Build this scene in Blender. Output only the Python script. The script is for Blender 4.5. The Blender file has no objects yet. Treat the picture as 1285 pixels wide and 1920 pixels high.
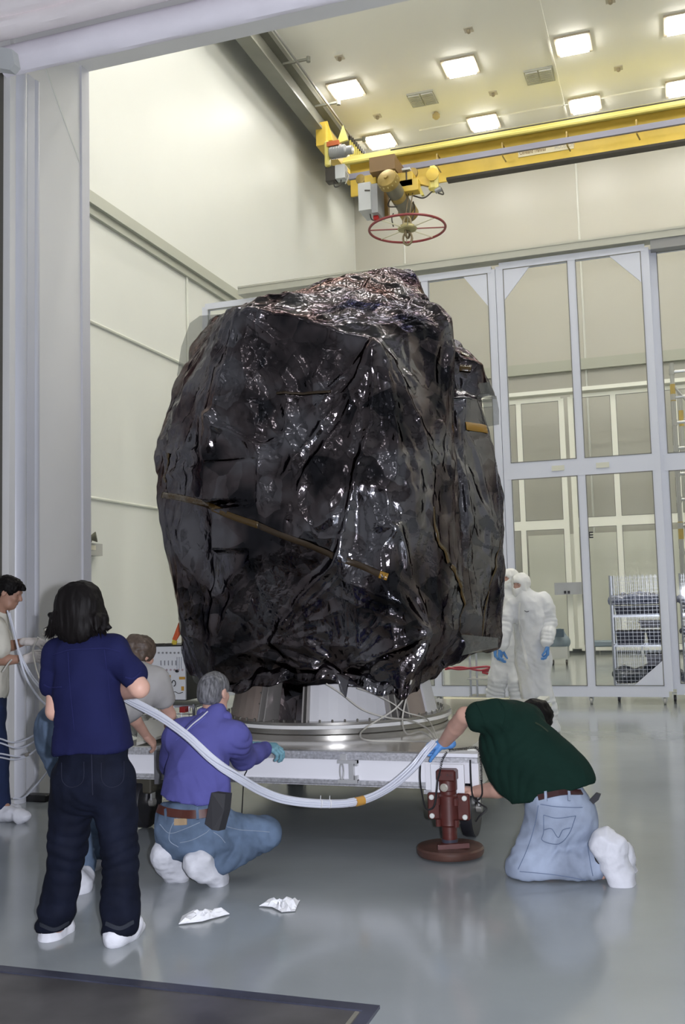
import bpy, bmesh, math, random
import numpy as np
from mathutils import Vector, Matrix
PI = math.pi
S = bpy.context.scene
COL = S.collection
# ---------------------------------------------------------------- camera
YAW, PITCH, ROLL, FPX, H = 0.3224505697, 0.0898095722, -0.0270707807, 1879.4, 1.52
def _basis():
    cy, sy, cp, sp = math.cos(YAW), math.sin(YAW), math.cos(PITCH), math.sin(PITCH)
    f = np.array([-sy*cp, cy*cp, sp]); r = np.array([cy, sy, 0.]); u = np.cross(r, f)
    cr, sr = math.cos(ROLL), math.sin(ROLL)
    return r*cr+u*sr, -r*sr+u*cr, f
CR, CU, CF = _basis()
EYE = np.array([0, 0, H])
cam_d = bpy.data.cameras.new('camera'); cam = bpy.data.objects.new('camera', cam_d); COL.objects.link(cam)
cam_d.sensor_fit = 'HORIZONTAL'; cam_d.sensor_width = 36; cam_d.lens = FPX/1285*36
cam_d.clip_start = .05; cam_d.clip_end = 200
cam.matrix_world = Matrix([[CR[0], CU[0], -CF[0], 0], [CR[1], CU[1], -CF[1], 0], [CR[2], CU[2], -CF[2], H], [0, 0, 0, 1]])
S.camera = cam
# surveying helpers: a pixel of the 1285x1920 photograph and one known world plane give a world point
def ray(px, py): return CF+CR*(px-642.5)/FPX-CU*(py-960)/FPX
def at(px, py, Y): d = ray(px, py); return Vector(d*(Y/d[1])+EYE)
def atx(px, py, X): d = ray(px, py); return Vector(d*(X/d[0])+EYE)
def fl(px, py, z=0.): d = ray(px, py); return Vector(d*((z-H)/d[2])+EYE)
# ---------------------------------------------------------------- world, exposure, flash
w = bpy.data.worlds.new('world'); S.world = w; w.use_nodes = True
w.node_tree.nodes['Background'].inputs[0].default_value = (.9, .93, 1, 1)
w.node_tree.nodes['Background'].inputs[1].default_value = .1
S.view_settings.view_transform = 'Standard'; S.view_settings.look = 'None'
S.view_settings.gamma = 1; S.view_settings.use_curve_mapping = False
S.view_settings.exposure = 0.0
S.cycles.use_denoising = True
S.cycles.max_bounces = 10; S.cycles.diffuse_bounces = 5; S.cycles.glossy_bounces = 5
S.cycles.transparent_max_bounces = 24; S.cycles.sample_clamp_indirect = 6
CEIL_E = 36.0
def lamp(name, kind, loc, power, color, **k):
    d = bpy.data.lights.new(name, kind); o = bpy.data.objects.new(name, d); COL.objects.link(o)
    o.location = loc; d.energy = power; d.color = color
    for a, b in k.items(): setattr(d, a, b)
    return o
flash = lamp('camera_flash', 'POINT', (EYE+CR*.17+CU*.03), 1100, (.88, .9, 1.0), shadow_soft_size=.035)
for k, (x, y) in enumerate(((-3.5, 2.), (1., 2.), (-3.5, -3.), (1., -3.))):   # added fill lights high in the unseen airlock, lifting foreground and door header
    lamp('airlock_fill', 'AREA', (x, y, 8.25), 16, (.97, .97, 1.0), size=.7)
# ---------------------------------------------------------------- materials
MATS = {}
def mat(name, col=(.8, .8, .8), rough=.5, metal=0., spec=.5, ior=None, coat=0., noise=None, bump=None, emit=None,
        stretch=(1, 1, 1), alpha=None, sheen=0., col2=None, trans=0.):
    """procedural principled material; noise=(scale, amount) varies the colour, bump=(scale, strength, distance)"""
    if name in MATS: return MATS[name]
    m = bpy.data.materials.new(name); m.use_nodes = True; nt = m.node_tree; N = nt.nodes; L = nt.links
    b = N['Principled BSDF']; I = b.inputs
    I['Base Color'].default_value = (*col, 1); I['Roughness'].default_value = rough; I['Metallic'].default_value = metal
    I['Specular IOR Level'].default_value = spec
    if ior: I['IOR'].default_value = ior
    I['Coat Weight'].default_value = coat; I['Sheen Weight'].default_value = sheen
    if trans: I['Transmission Weight'].default_value = trans
    tc = N.new('ShaderNodeTexCoord'); mp = N.new('ShaderNodeMapping'); mp.inputs['Scale'].default_value = stretch
    L.new(tc.outputs['Object'], mp.inputs['Vector'])
    if noise or col2:
        sc, am = noise or (3, .2)
        n = N.new('ShaderNodeTexNoise'); n.inputs['Scale'].default_value = sc; n.inputs['Detail'].default_value = 5
        L.new(mp.outputs[0], n.inputs['Vector'])
        mx = N.new('ShaderNodeMix'); mx.data_type = 'RGBA'
        c2 = col2 or tuple(c*(1-am) for c in col); c1 = col if col2 else tuple(min(1, c*(1+am*.6)) for c in col)
        rmp = N.new('ShaderNodeMapRange'); rmp.inputs[1].default_value = .3; rmp.inputs[2].default_value = .7
        L.new(n.outputs['Fac'], rmp.inputs[0]); L.new(rmp.outputs[0], mx.inputs[0])
        mx.inputs[6].default_value = (*c1, 1); mx.inputs[7].default_value = (*c2, 1)
        L.new(mx.outputs[2], I['Base Color'])
    if bump:
        n = N.new('ShaderNodeTexNoise'); n.inputs['Scale'].default_value = bump[0]; n.inputs['Detail'].default_value = 4
        L.new(mp.outputs[0], n.inputs['Vector'])
        bp = N.new('ShaderNodeBump'); bp.inputs['Strength'].default_value = bump[1]; bp.inputs['Distance'].default_value = bump[2]
        L.new(n.outputs['Fac'], bp.inputs['Height']); L.new(bp.outputs[0], I['Normal'])
    if emit:
        I['Emission Color'].default_value = (*emit[0], 1); I['Emission Strength'].default_value = emit[1]
    if alpha is not None: I['Alpha'].default_value = alpha
    MATS[name] = m
    return m
def glass_mat(name, tint=(.97, .985, .97), refl=.08, rough=.03):
    if name in MATS: return MATS[name]
    m = bpy.data.materials.new(name); m.use_nodes = True; nt = m.node_tree; N = nt.nodes; L = nt.links
    N.remove(N['Principled BSDF']); out = N['Material Output']
    t = N.new('ShaderNodeBsdfTransparent'); t.inputs[0].default_value = (*tint, 1)
    g = N.new('ShaderNodeBsdfGlossy'); g.inputs['Roughness'].default_value = rough
    fr = N.new('ShaderNodeFresnel'); fr.inputs[0].default_value = 1.45
    ma = N.new('ShaderNodeMath'); ma.operation = 'MULTIPLY'; ma.inputs[1].default_value = refl/.035*.5
    L.new(fr.outputs[0], ma.inputs[0])
    mx = N.new('ShaderNodeMixShader'); L.new(ma.outputs[0], mx.inputs[0]); L.new(t.outputs[0], mx.inputs[1]); L.new(g.outputs[0], mx.inputs[2])
    L.new(mx.outputs[0], out.inputs[0]); MATS[name] = m
    return m
# ---------------------------------------------------------------- mesh building
class MB:
    def __init__(s): s.v = []; s.f = []
    def add(s, vs, fs):
        o = len(s.v); s.v += [tuple(v) for v in vs]; s.f += [tuple(i+o for i in f) for f in fs]; return s
    def box(s, lo, hi, M=None, c=0.):
        x0, y0, z0 = lo; x1, y1, z1 = hi
        if c <= 0:
            vs = [(x0, y0, z0), (x1, y0, z0), (x1, y1, z0), (x0, y1, z0), (x0, y0, z1), (x1, y0, z1), (x1, y1, z1), (x0, y1, z1)]
            fs = [(0, 3, 2, 1), (4, 5, 6, 7), (0, 1, 5, 4), (1, 2, 6, 5), (2, 3, 7, 6), (3, 0, 4, 7)]
        else:
            bm = bmesh.new(); bmesh.ops.create_cube(bm, size=1)
            for v in bm.verts: v.co = Vector(((x0+x1)/2+v.co.x*(x1-x0), (y0+y1)/2+v.co.y*(y1-y0), (z0+z1)/2+v.co.z*(z1-z0)))
            bmesh.ops.bevel(bm, geom=bm.edges[:], offset=c, segments=1, affect='EDGES')
            bm.verts.index_update(); vs = [v.co.copy() for v in bm.verts]; fs = [[v.index for v in f.verts] for f in bm.faces]; bm.free()
        if M is not None: vs = [M@Vector(v) for v in vs]
        return s.add(vs, fs)
    def bar(s, a, b, wd, ht, up=(0, 0, 1)):
        """rectangular bar from a to b, width wd across, ht along up"""
        a = Vector(a); b = Vector(b); d = (b-a).normalized(); u = Vector(up); u = (u-d*u.dot(d)).normalized(); r = d.cross(u)
        vs = [p+r*i*wd/2+u*j*ht/2 for p in (a, b) for i, j in ((-1, -1), (1, -1), (1, 1), (-1, 1))]
        return s.add(vs, [(0, 1, 2, 3), (7, 6, 5, 4), (0, 4, 5, 1), (1, 5, 6, 2), (2, 6, 7, 3), (3, 7, 4, 0)])
    def tube(s, pts, r, n=8, caps=True):
        pts = [Vector(p) for p in pts]; rs = r if isinstance(r, (list, tuple)) else [r]*len(pts)
        t0 = (pts[1]-pts[0]).normalized(); u = t0.orthogonal().normalized(); vs = []; fs = []
        for i, p in enumerate(pts):
            t = (pts[min(i+1, len(pts)-1)]-pts[max(i-1, 0)])
            t = t.normalized() if t.length > 1e-9 else t0
            u = (u-t*u.dot(t)); u = u.normalized() if u.length > 1e-6 else t.orthogonal().normalized(); w_ = t.cross(u)
            vs += [p+(u*math.cos(k*2*PI/n)+w_*math.sin(k*2*PI/n))*rs[i] for k in range(n)]
        for i in range(len(pts)-1):
            for k in range(n):
                a = i*n+k; b = i*n+(k+1) % n; fs.append((a, b, b+n, a+n))
        if caps: fs += [tuple(range(n))[::-1], tuple((len(pts)-1)*n+k for k in range(n))]
        return s.add(vs, fs)
    def lathe(s, c, prof, n=32, axis=(0, 0, 1), a0=0., a1=2*PI):
        """prof: list of (radius, height) along axis from c"""
        ax = Vector(axis).normalized(); u = ax.orthogonal().normalized() if abs(ax.z) < .99 else Vector((1, 0, 0)); w_ = ax.cross(u); c = Vector(c)
        full = abs(a1-a0-2*PI) < 1e-6; m = n if full else n+1; vs = []; fs = []
        for r, h in prof: vs += [c+ax*h+(u*math.cos(a0+(a1-a0)*k/n)+w_*math.sin(a0+(a1-a0)*k/n))*r for k in range(m)]
        for i in range(len(prof)-1):
            for k in range(n):
                a = i*m+k; b = i*m+(k+1) % m; fs.append((a, b, b+m, a+m))
        if full: fs += [tuple(range(m))[::-1], tuple((len(prof)-1)*m+k for k in range(m))]
        return s.add(vs, fs)
    def prism(s, poly, d):
        """closed polygon (3D points) extruded by vector d"""
        n = len(poly); d = Vector(d); P = [Vector(p) for p in poly]
        return s.add(P+[p+d for p in P], [tuple(range(n))[::-1], tuple(range(n, 2*n))]+[(i, (i+1) % n, (i+1) % n+n, i+n) for i in range(n)])
    def build(s, name, m, parent=None, smooth=False):
        me = bpy.data.meshes.new(name); me.from_pydata([tuple(v) for v in s.v], [], s.f)
        bm = bmesh.new(); bm.from_mesh(me); bmesh.ops.recalc_face_normals(bm, faces=bm.faces); bm.to_mesh(me); bm.free()
        return link(name, me, m, parent, smooth)
def link(name, me, m, parent=None, smooth=False, sharp=.6):
    if m: me.materials.append(m)
    if smooth:
        me.shade_smooth()
        try: me.set_sharp_from_angle(angle=sharp)
        except Exception: pass
    o = bpy.data.objects.new(name, me); COL.objects.link(o)
    if parent: put(o, parent)
    return o
def put(o, parent):
    o.parent = parent; o.matrix_parent_inverse = Matrix.Translation(-Vector(parent.location)) if parent.parent is None else Matrix.Identity(4)
def thing(name, label, cat, loc=(0, 0, 0), group=None):
    o = bpy.data.objects.new(name, None); COL.objects.link(o); o.location = loc; o.empty_display_size = .1
    o['label'] = label; o['category'] = cat
    if group: o['group'] = group
    return o
def tag(o, label, cat, group=None):
    o['label'] = label; o['category'] = cat
    if group: o['group'] = group
    return o
def struct(o): o['kind'] = 'structure'; return o
def smoothpath(pts, n=8):
    P = [Vector(p) for p in pts]; P = [P[0]*2-P[1]]+P+[P[-1]*2-P[-2]]; out = []
    for i in range(1, len(P)-2):
        for k in range(n):
            t = k/n; a, b, c, d = P[i-1:i+3]
            out.append(.5*((2*b)+(c-a)*t+(2*a-5*b+4*c-d)*t*t+(3*b-a-3*c+d)*t**3))
    return out+[P[-2]]
# ---------------------------------------------------------------- implicit surfaces
def hash3(i, j, k, s=0):
    n = (i.astype(np.int64)*73856093) ^ (j.astype(np.int64)*19349663) ^ (k.astype(np.int64)*83492791) ^ (s*2654435761)
    n = (n ^ (n >> 13))*1274126177 & 0x7fffffff; n = (n ^ (n >> 16))*668265263 & 0x7fffffff
    return ((n ^ (n >> 15)) & 0xffffff)/float(0xffffff)
def vnoise(P, sc, seed=0):
    q = P*sc; i = np.floor(q).astype(np.int64); f = q-i; f = f*f*(3-2*f); out = 0
    for a in (0, 1):
        for b in (0, 1):
            for c in (0, 1):
                wt = (f[:, 0] if a else 1-f[:, 0])*(f[:, 1] if b else 1-f[:, 1])*(f[:, 2] if c else 1-f[:, 2])
                out = out+wt*hash3(i[:, 0]+a, i[:, 1]+b, i[:, 2]+c, seed)
    return out*2-1
def crumple(P, sc, seed=0, g=1.0):
    """sheet stretched over random supports: concave facets meeting in sharp ridges; about -1..1"""
    q = P*sc; base = np.floor(q).astype(np.int64); best = np.full(len(P), 1e9)
    for a in (-1, 0, 1):
        for b in (-1, 0, 1):
            for c in (-1, 0, 1):
                i = base+[a, b, c]; h = [hash3(i[:, 0], i[:, 1], i[:, 2], seed+k) for k in range(7)]
                d = q-(i+np.stack(h[:3], 1)); gr = (np.stack(h[3:6], 1)*2-1)*min(g, .8)
                best = np.minimum(best, .5*(d*d).sum(1)+(d*gr).sum(1)*.5+h[6]*.3)
    return best*2.4-.5
def nets(D, org, h):
    s = D < 0; nx, ny, nz = D.shape
    c = [s[a:nx-1+a, b:ny-1+b, e:nz-1+e] for a in (0, 1) for b in (0, 1) for e in (0, 1)]
    anyc = np.zeros_like(c[0]); allc = np.ones_like(c[0])
    for q in c: anyc |= q; allc &= q
    act = anyc & ~allc; I = np.argwhere(act); idx = np.full(act.shape, -1, np.int64); idx[act] = np.arange(len(I))
    acc = np.zeros((len(I), 3)); cnt = np.zeros(len(I))
    for ax in range(3):
        o1, o2 = [k for k in range(3) if k != ax]
        for a in (0, 1):
            for b in (0, 1):
                p = I.copy(); p[:, o1] += a; p[:, o2] += b; q = p.copy(); q[:, ax] += 1
                dp = D[p[:, 0], p[:, 1], p[:, 2]]; dq = D[q[:, 0], q[:, 1], q[:, 2]]; m = (dp < 0) != (dq < 0)
                t = np.where(m, dp/np.where(m, dp-dq, 1), 0); x = p.astype(float); x[:, ax] += t
                acc[m] += x[m]; cnt[m] += 1
    V = acc/cnt[:, None]*h+org; F = []
    for ax in range(3):
        sl0 = [slice(None)]*3; sl1 = [slice(None)]*3; sl0[ax] = slice(0, -1); sl1[ax] = slice(1, None)
        a_, b_ = s[tuple(sl0)], s[tuple(sl1)]; E = np.argwhere(a_ != b_); o1, o2 = [(1, 2), (2, 0), (0, 1)][ax]
        ok = (E[:, o1] > 0) & (E[:, o2] > 0) & (E[:, o1] < D.shape[o1]-1) & (E[:, o2] < D.shape[o2]-1); E = E[ok]
        def g(da, db):
            p = E.copy(); p[:, o1] -= da; p[:, o2] -= db; return idx[p[:, 0], p[:, 1], p[:, 2]]
        q = np.stack([g(1, 1), g(0, 1), g(0, 0), g(1, 0)], 1); flip = ~a_[E[:, 0], E[:, 1], E[:, 2]]
        q[flip] = q[flip][:, ::-1]; F.append(q)
    return V, np.concatenate(F)
def vnormals(V, F):
    n = np.cross(V[F[:, 2]]-V[F[:, 0]], V[F[:, 3]]-V[F[:, 1]]); N = np.zeros_like(V)
    for k in range(4): np.add.at(N, F[:, k], n)
    return N/np.maximum(np.linalg.norm(N, axis=1), 1e-12)[:, None]
def relax(V, F, it=1, lam=.5):
    for _ in range(it):
        A = np.zeros_like(V); C = np.zeros(len(V))
        for k in range(4):
            np.add.at(A, F[:, k], V[F[:, (k+1) % 4]]+V[F[:, (k+3) % 4]]); np.add.at(C, F[:, k], 2)
        V = V*(1-lam)+A/C[:, None]*lam
    return V
def npmesh(name, V, F, m, parent=None, smooth=True, sharp=None):
    me = bpy.data.meshes.new(name); me.vertices.add(len(V)); me.vertices.foreach_set('co', V.astype(np.float32).ravel())
    me.loops.add(F.size); me.loops.foreach_set('vertex_index', F.astype(np.int32).ravel()); me.polygons.add(len(F))
    me.polygons.foreach_set('loop_start', np.arange(0, F.size, 4, dtype=np.int32))
    me.update(calc_edges=True)
    if m: me.materials.append(m)
    if smooth: me.shade_smooth()
    o = bpy.data.objects.new(name, me); COL.objects.link(o)
    if parent: put(o, parent)
    return o
class Sdf:
    """rounded cones and ellipsoids blended smoothly, cut by planes"""
    def __init__(s, k=.03): s.p = []; s.k = k; s.cuts = []; s.sub = []
    def cone(s, a, b, ra, rb, flat=None, k=None, sub=False):
        (s.sub if sub else s.p).append(('c', np.array(a, float), np.array(b, float), ra, rb, flat, s.k if k is None else k)); return s
    def ell(s, c, r, M=None, k=None, sub=False):
        (s.sub if sub else s.p).append(('e', np.array(c, float), np.array(r, float), np.eye(3) if M is None else np.array(M, float), None, None, s.k if k is None else k)); return s
    def cut(s, p, n): s.cuts.append((np.array(p, float), np.array(n, float)/np.linalg.norm(n))); return s
    def ext(s, q):
        if q[0] == 'c':
            return np.minimum(q[1]-q[3], q[2]-q[4])-q[3]*.6, np.maximum(q[1]+q[3], q[2]+q[4])+q[3]*.6
        r = q[2].max(); return q[1]-r, q[1]+r
    def ev(s, q, P):
        if q[0] == 'c':
            _, a, b, ra, rb, flat, k = q; d = P-a; ab = b-a; L2 = max(ab@ab, 1e-9); t = np.clip(d@ab/L2, 0, 1)
            e = d-t[..., None]*ab
            if flat is not None:
                fd = np.array(flat[0], float); fd = fd-ab*(fd@ab)/L2 if L2 > 1e-6 else fd; fd /= np.linalg.norm(fd)
                e = e+fd*((e@fd)*(1/flat[1]-1))[..., None]
            return (np.linalg.norm(e, axis=-1)-(ra+(rb-ra)*t))*(min(1, flat[1]) if flat is not None else 1)
        _, c, r, M, _, _, k = q; e = (P-c)@M; k0 = np.linalg.norm(e/r, axis=-1); k1 = np.linalg.norm(e/(r*r), axis=-1)
        return k0*(k0-1)/np.maximum(k1, 1e-9)
    def mesh(s, h, post=None):
        los, his = zip(*[s.ext(q) for q in s.p]); lo = np.min(los, 0)-3*h-.01; hi = np.max(his, 0)+3*h+.01
        n = np.ceil((hi-lo)/h).astype(int)+1; D = np.full(n, .2, np.float64)
        ax = [lo[i]+h*np.arange(n[i]) for i in range(3)]
        def sub(q, mg):
            a, b = s.ext(q); i0 = np.maximum(((a-mg-lo)/h).astype(int), 0); i1 = np.minimum(((b+mg-lo)/h).astype(int)+2, n)
            sl = tuple(slice(i0[i], i1[i]) for i in range(3))
            return sl, np.stack(np.meshgrid(*[ax[i][sl[i]] for i in range(3)], indexing='ij'), -1)
        for q in s.p:
            sl, P = sub(q, q[6]+2*h); d = s.ev(q, P); o = D[sl]; k = max(q[6], 1e-4)
            hh = np.maximum(k-np.abs(o-d), 0)/k; D[sl] = np.minimum(o, d)-hh*hh*k*.25
        for q in s.sub:
            sl, P = sub(q, q[6]+2*h); d = -s.ev(q, P); o = D[sl]; k = max(q[6], 1e-4)
            hh = np.maximum(k-np.abs(o-d), 0)/k; D[sl] = np.maximum(o, d)+hh*hh*k*.25
        if s.cuts:
            P = np.stack(np.meshgrid(*ax, indexing='ij'), -1)
            for p, nn in s.cuts: D = np.maximum(D, (P-p)@nn)
        if post is not None: D = post(D, ax)
        V, F = nets(D, lo, h); return V, F
# ================================================================ the setting
XW, YB, ZC, XR = -8.72, 28.0, 14.114, 9.0
wallm = mat('painted_wall', (.69, .70, .665), .44, noise=(.35, .03), bump=(.9, .12, .05), spec=.5)
ceilm = mat('ceiling_paint', (.86, .845, .78), .6, noise=(.3, .03))
floorm = mat('epoxy_floor', (.3, .325, .335), .14, noise=(1.1, .1), bump=(14, .04, .01), ior=1.75)
airm = mat('airlock_wall', (.4, .4, .4), .6)
jambm = mat('jamb_panel', (.76, .755, .74), .55, noise=(.8, .03))
def slab(name, lo, hi, m): return struct(MB().box(lo, hi).build(name, m))
slab('floor', (-12, -7, -.2), (XR+.3, YB+.3, 0), floorm)
slab('wall_left', (XW-.3, 6.7, 0), (XW, YB+.3, ZC+.3), wallm)
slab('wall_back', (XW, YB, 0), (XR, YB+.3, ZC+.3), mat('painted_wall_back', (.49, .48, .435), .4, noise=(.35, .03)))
slab('wall_right', (XR, -7, 0), (XR+.3, YB+.3, ZC+.3), wallm)
slab('ceiling', (XW, 6.7, ZC), (XR, YB, ZC+.3), ceilm)
# front wall around the big doorway, airlock behind the camera
slab('wall_front', (-12, 6.75, 0), (-5.08, 7.9, ZC), jambm)
slab('wall_front_right', (4.2, 6.75, 0), (XR, 7.9, ZC), jambm)
slab('wall_front_top', (-5.08, 6.95, 6.6), (4.2, 7.9, ZC), jambm)
slab('wall_airlock_left', (-7.2, -7, 0), (-7., 6.75, 8.5), airm)
slab('wall_airlock_rear', (-7.2, -7.2, 0), (XR, -7, 8.5), airm)
slab('ceiling_airlock', (-7.2, -7, 8.3), (XR, 6.95, 8.5), airm)
# roll-up fabric header
hdr = mat('door_fabric', (.9, .87, .93), .75, noise=(2, .05), bump=(5, .3, .02))
d1 = bpy.data.objects.new('door_1', None); COL.objects.link(d1); struct(d1)
def sheet_y(name, prof, x0, x1, m, nx=60, sag=.01, seed=0):
    V = []; F = []; n = len(prof)
    for i in range(nx+1):
        x = x0+(x1-x0)*i/nx
        for j, (y, z) in enumerate(prof):
            w_ = sag*math.sin(x*2.3+seed)+sag*.6*math.sin(x*6.1+j*.7+seed)
            V.append((x, y+w_, z+w_*.6))
    for i in range(nx):
        for j in range(n): a = i*n+j; b = i*n+(j+1) % n; F.append((a, b, b+n, a+n))
    F += [tuple(range(n)), tuple(nx*n+j for j in range(n))[::-1]]
    return MB().add(V, F).build(name, m, d1, smooth=True)
def oval(cy, cz, ry, rz, n=14, tilt=0):
    return [(cy+ry*math.cos(a)*math.cos(tilt)-rz*math.sin(a)*math.sin(tilt), cz+rz*math.sin(a)*math.cos(tilt)+ry*math.cos(a)*math.sin(tilt)) for a in [2*PI*k/n for k in range(n)]]
o = sheet_y('bottom_hem', oval(6.72, 6.09, .09, .13), -5.12, 4.1, hdr, seed=1)
hdr2 = mat('door_fabric_fold', (.95, .89, .89), .75, noise=(2, .05), bump=(5, .3, .02))
for k in range(5):
    sheet_y('fabric_fold', oval(6.52-.05*k, 6.24+.13*k, .13, .085, tilt=.5), -5.2, 4.1, hdr2, sag=.014, seed=k*1.7)
endm = mat('fold_end', (.6, .62, .62), .7, bump=(6, .4, .02))
V = [at(0, 88, 6.38), at(22, 92, 6.36), at(27, 120, 6.38), at(18, 131, 6.4), at(0, 128, 6.42), at(-20, 127, 6.42), at(-20, 88, 6.4)]
MB().prism(V, (0, .08, 0)).build('fold_end', endm, d1)
MB().box((-5.1, 6.8, 6.2), (4.2, 6.95, 7.6)).build('lintel', jambm, d1)
# left door post: rounded vinyl roll guide, dark slot and reveal trim
postm = mat('vinyl_post', (.58, .59, .64), .35, noise=(1.5, .04))
p = MB()
for xx, yy, r in ((-5.13, 6.9, .09), (-5.1, 7.1, .05)): p.tube([(xx, yy, 0), (xx, yy, 6.1)], r, 14)
p.box((-5.14, 6.96, 0), (-5.06, 7.06, 6.1)); struct(p.build('trim_1', postm, smooth=True))
struct(MB().box((-5.2, 6.70, 0), (-5.17, 6.80, 6.2)).box((-5.16, 6.69, 0), (-5.145, 6.75, 6.2)).build('trim_2', mat('dark_slot', (.09, .085, .07), .5)))
struct(MB().box((-5.085, 7.78, 0), (-5.06, 7.905, 7)).build('trim_3', mat('corner_trim', (.62, .62, .66), .45)))
struct(MB().bar((-5.078, 7.2, 6.35), (-5.078, 7.9, 5.5), .006, .02, up=(0, 1, 1)).build('trim_4', wallm))
# wall rail, conduit seams on the left and back walls
railm = mat('wall_rail', (.42, .43, .37), .45)
zr = 8.0
struct(MB().box((XW, 8, zr-.02), (XW+.14, YB, zr+.18)).box((XW, 8, zr-.16), (XW+.07, YB, zr-.02)).build('trim_5', railm))
struct(MB().box((XW, YB-.16, zr-.28), (XR, YB, zr+.02)).build('trim_6', railm))
condm = mat('seam_white', (.7, .71, .64), .4)
struct(MB().tube([(XW+.02, 8, 6.10), (XW+.02, 17.2, 6.09)], .03, 8).build('trim_7', condm))
struct(MB().tube([(XW+.02, 8, 3.27), (XW+.02, YB, 3.25)], .025, 8).build('trim_8', condm))
struct(MB().tube([(XW+.02, 16.95, 6.1), (XW+.02, 16.95, zr-.1)], .025, 8).build('trim_9', condm))
for X in (-7.2, -2.15, 3.6): struct(MB().tube([(X, YB-.01, 0), (X, YB-.01, ZC)], .03, 6).build('trim_10', wallm))
# ceiling seams
a = fl(762, 266, ZC); struct(MB().bar((-6., 25.5-.05, ZC-.02), (9, 25.5-.05, ZC-.02), .04, .04).build('trim_11', ceilm))
bpy.data.objects['trim_11'].location.y = fl(1000, 205, ZC).y-25.45
sx = fl(1040, 120, ZC).x; struct(MB().bar((sx, 8, ZC-.02), (sx, YB, ZC-.02), .04, .04).build('trim_12', ceilm))
# runway girder along the left wall (structure) with conductor bar
gird = mat('girder_grey', (.2, .2, .17), .42, noise=(1.2, .15))
girl = mat('girder_light', (.5, .47, .42), .35)
g = MB().box((-8.3, 8, 13.44), (-7.95, YB, 13.5)).box((-8.15, 8, 13.5), (-8.1, YB, 14.0)).box((-8.5, 8, 13.98), (-7.9, YB, ZC))
struct(g.build('trim_13', gird))
cb = thing('conductor_bar', 'thin grey conductor bar on short brackets beside the dark runway girder below the ceiling', 'crane rail')
zb = 13.75
MB().bar((-7.6, 12, zb), (-7.6, 25, zb), .035, .05).build('rail', mat('bar_grey', (.25, .25, .24), .3, metal=.4), cb)
for k in range(6):
    y = 14.1+k*2.12; MB().bar((-7.98, y, zb+.07), (-7.35, y, zb+.07), .05, .05).tube([(-7.36, y, zb), (-7.36, y, zb+.12)], .05, 8).build('bracket', gird, cb)
# ceiling lights
framem = mat('light_frame', (.42, .36, .27), .45); diff = mat('light_diffuser', (1, 1, 1), .5, emit=((1, .978, .915), CEIL_E))
lx = [-7.14, -4.28, -1.655, .715, 3.3, 6.0]; ly = [9.3, 12.3, 15.3, 18.4, 22.53, 25.51]
place = {(0, 4): 'leftmost light of the front row beside the runway girder', (1, 4): 'light second from left in the front row, no dark frame visible', (2, 4): 'framed light right of centre in the front row', (3, 4): 'cut off by the right picture edge, in the front row',
         (0, 5): 'leftmost of the rear row, behind the yellow crane end', (1, 5): 'light second from left in the rear row just above the crane beam', (2, 5): 'light third from left in the rear row above the crane beam', (3, 5): 'at the right picture edge just above the crane beam'}
def ceil_light(x, y, i, j):
    t = thing('ceiling_light', 'square ceiling light, '+place.get((i, j), ['first', 'second', 'third', 'fourth', 'fifth', 'sixth'][i]+' from the left in the '+['row nearest the doorway', 'second row from the doorway', 'third row from the doorway', 'fourth row from the doorway', 'front row', 'rear row'][j]), 'ceiling light', (x, y, ZC), 'recessed ceiling lights')
    s = .34
    b = MB()
    for sx_, sy_, ex, ey in ((-s-.06, -s-.06, s+.06, -s), (-s-.06, s, s+.06, s+.06), (-s-.06, -s, -s, s), (s, -s, s+.06, s)): b.box((sx_, sy_, -.05), (ex, ey, 0))
    f = b.build('frame', framem, t); f.matrix_parent_inverse = Matrix.Identity(4)
    d = MB().box((-s+.02, -s+.02, -.1), (s-.02, s-.02, -.012)).build('diffuser', diff, t); d.matrix_parent_inverse = Matrix.Identity(4)
for j, y in enumerate(ly):
    for i, x in enumerate(lx): ceil_light(x, y, i, j)
# vents
ventm = mat('vent_grey', (.42, .42, .37), .5)
for (px, py), lb in zip(((793, 184), (1012, 141)), ('grey louvred ceiling vent left of the pair, nearer the crane', 'grey louvred ceiling vent right of the pair')):
    c = fl(px, py, ZC); t = thing('ceiling_vent', lb, 'vent', c, 'ceiling vents'); b = MB().box((-.34, -.34, -.04), (.34, .34, 0)); o = b.build('vent_frame', ventm, t); o.matrix_parent_inverse = Matrix.Identity(4)
    for k in range(10):
        for sx_ in (-.31, .02):
            o = MB().box((sx_, -.3+k*.06, -.075), (sx_+.29, -.265+k*.06, -.04)).build('slat', mat('vent_slat', (.5, .5, .45), .5), t); o.matrix_parent_inverse = Matrix.Identity(4)
# sprinklers / fire heads
spots = [((637, 107), 'left of the bright front lights'), ((879, 55), 'above the second front light'), ((708, 217), 'nearest the yellow crane end'), ((925, 174), 'between the two grey vents, lower'), ((1160, 127), 'right of the framed light'), ((1145, 0), 'at the very top edge of the picture')]
spm = mat('sprinkler_bronze', (.3, .25, .17), .4)
for (px, py), lb in spots:
    c = fl(px, py, ZC); t = thing('sprinkler_head', 'tiny square ceiling sprinkler plate '+lb, 'sprinkler', c, 'ceiling sprinkler plates')
    o = MB().box((-.1, -.1, -.02), (.1, .1, 0)).build('plate', mat('spk_plate', (.5, .46, .38), .5), t); o.matrix_parent_inverse = Matrix.Identity(4)
    o = MB().lathe((0, 0, -.02), [(.05, 0), (.045, -.06), (.02, -.08)], 10).build('nozzle', spm, t); o.matrix_parent_inverse = Matrix.Identity(4)
c = fl(818, 211, ZC); t = thing('smoke_detector', 'small brass ceiling camera dome left of the ceiling seam line', 'detector', c)
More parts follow.
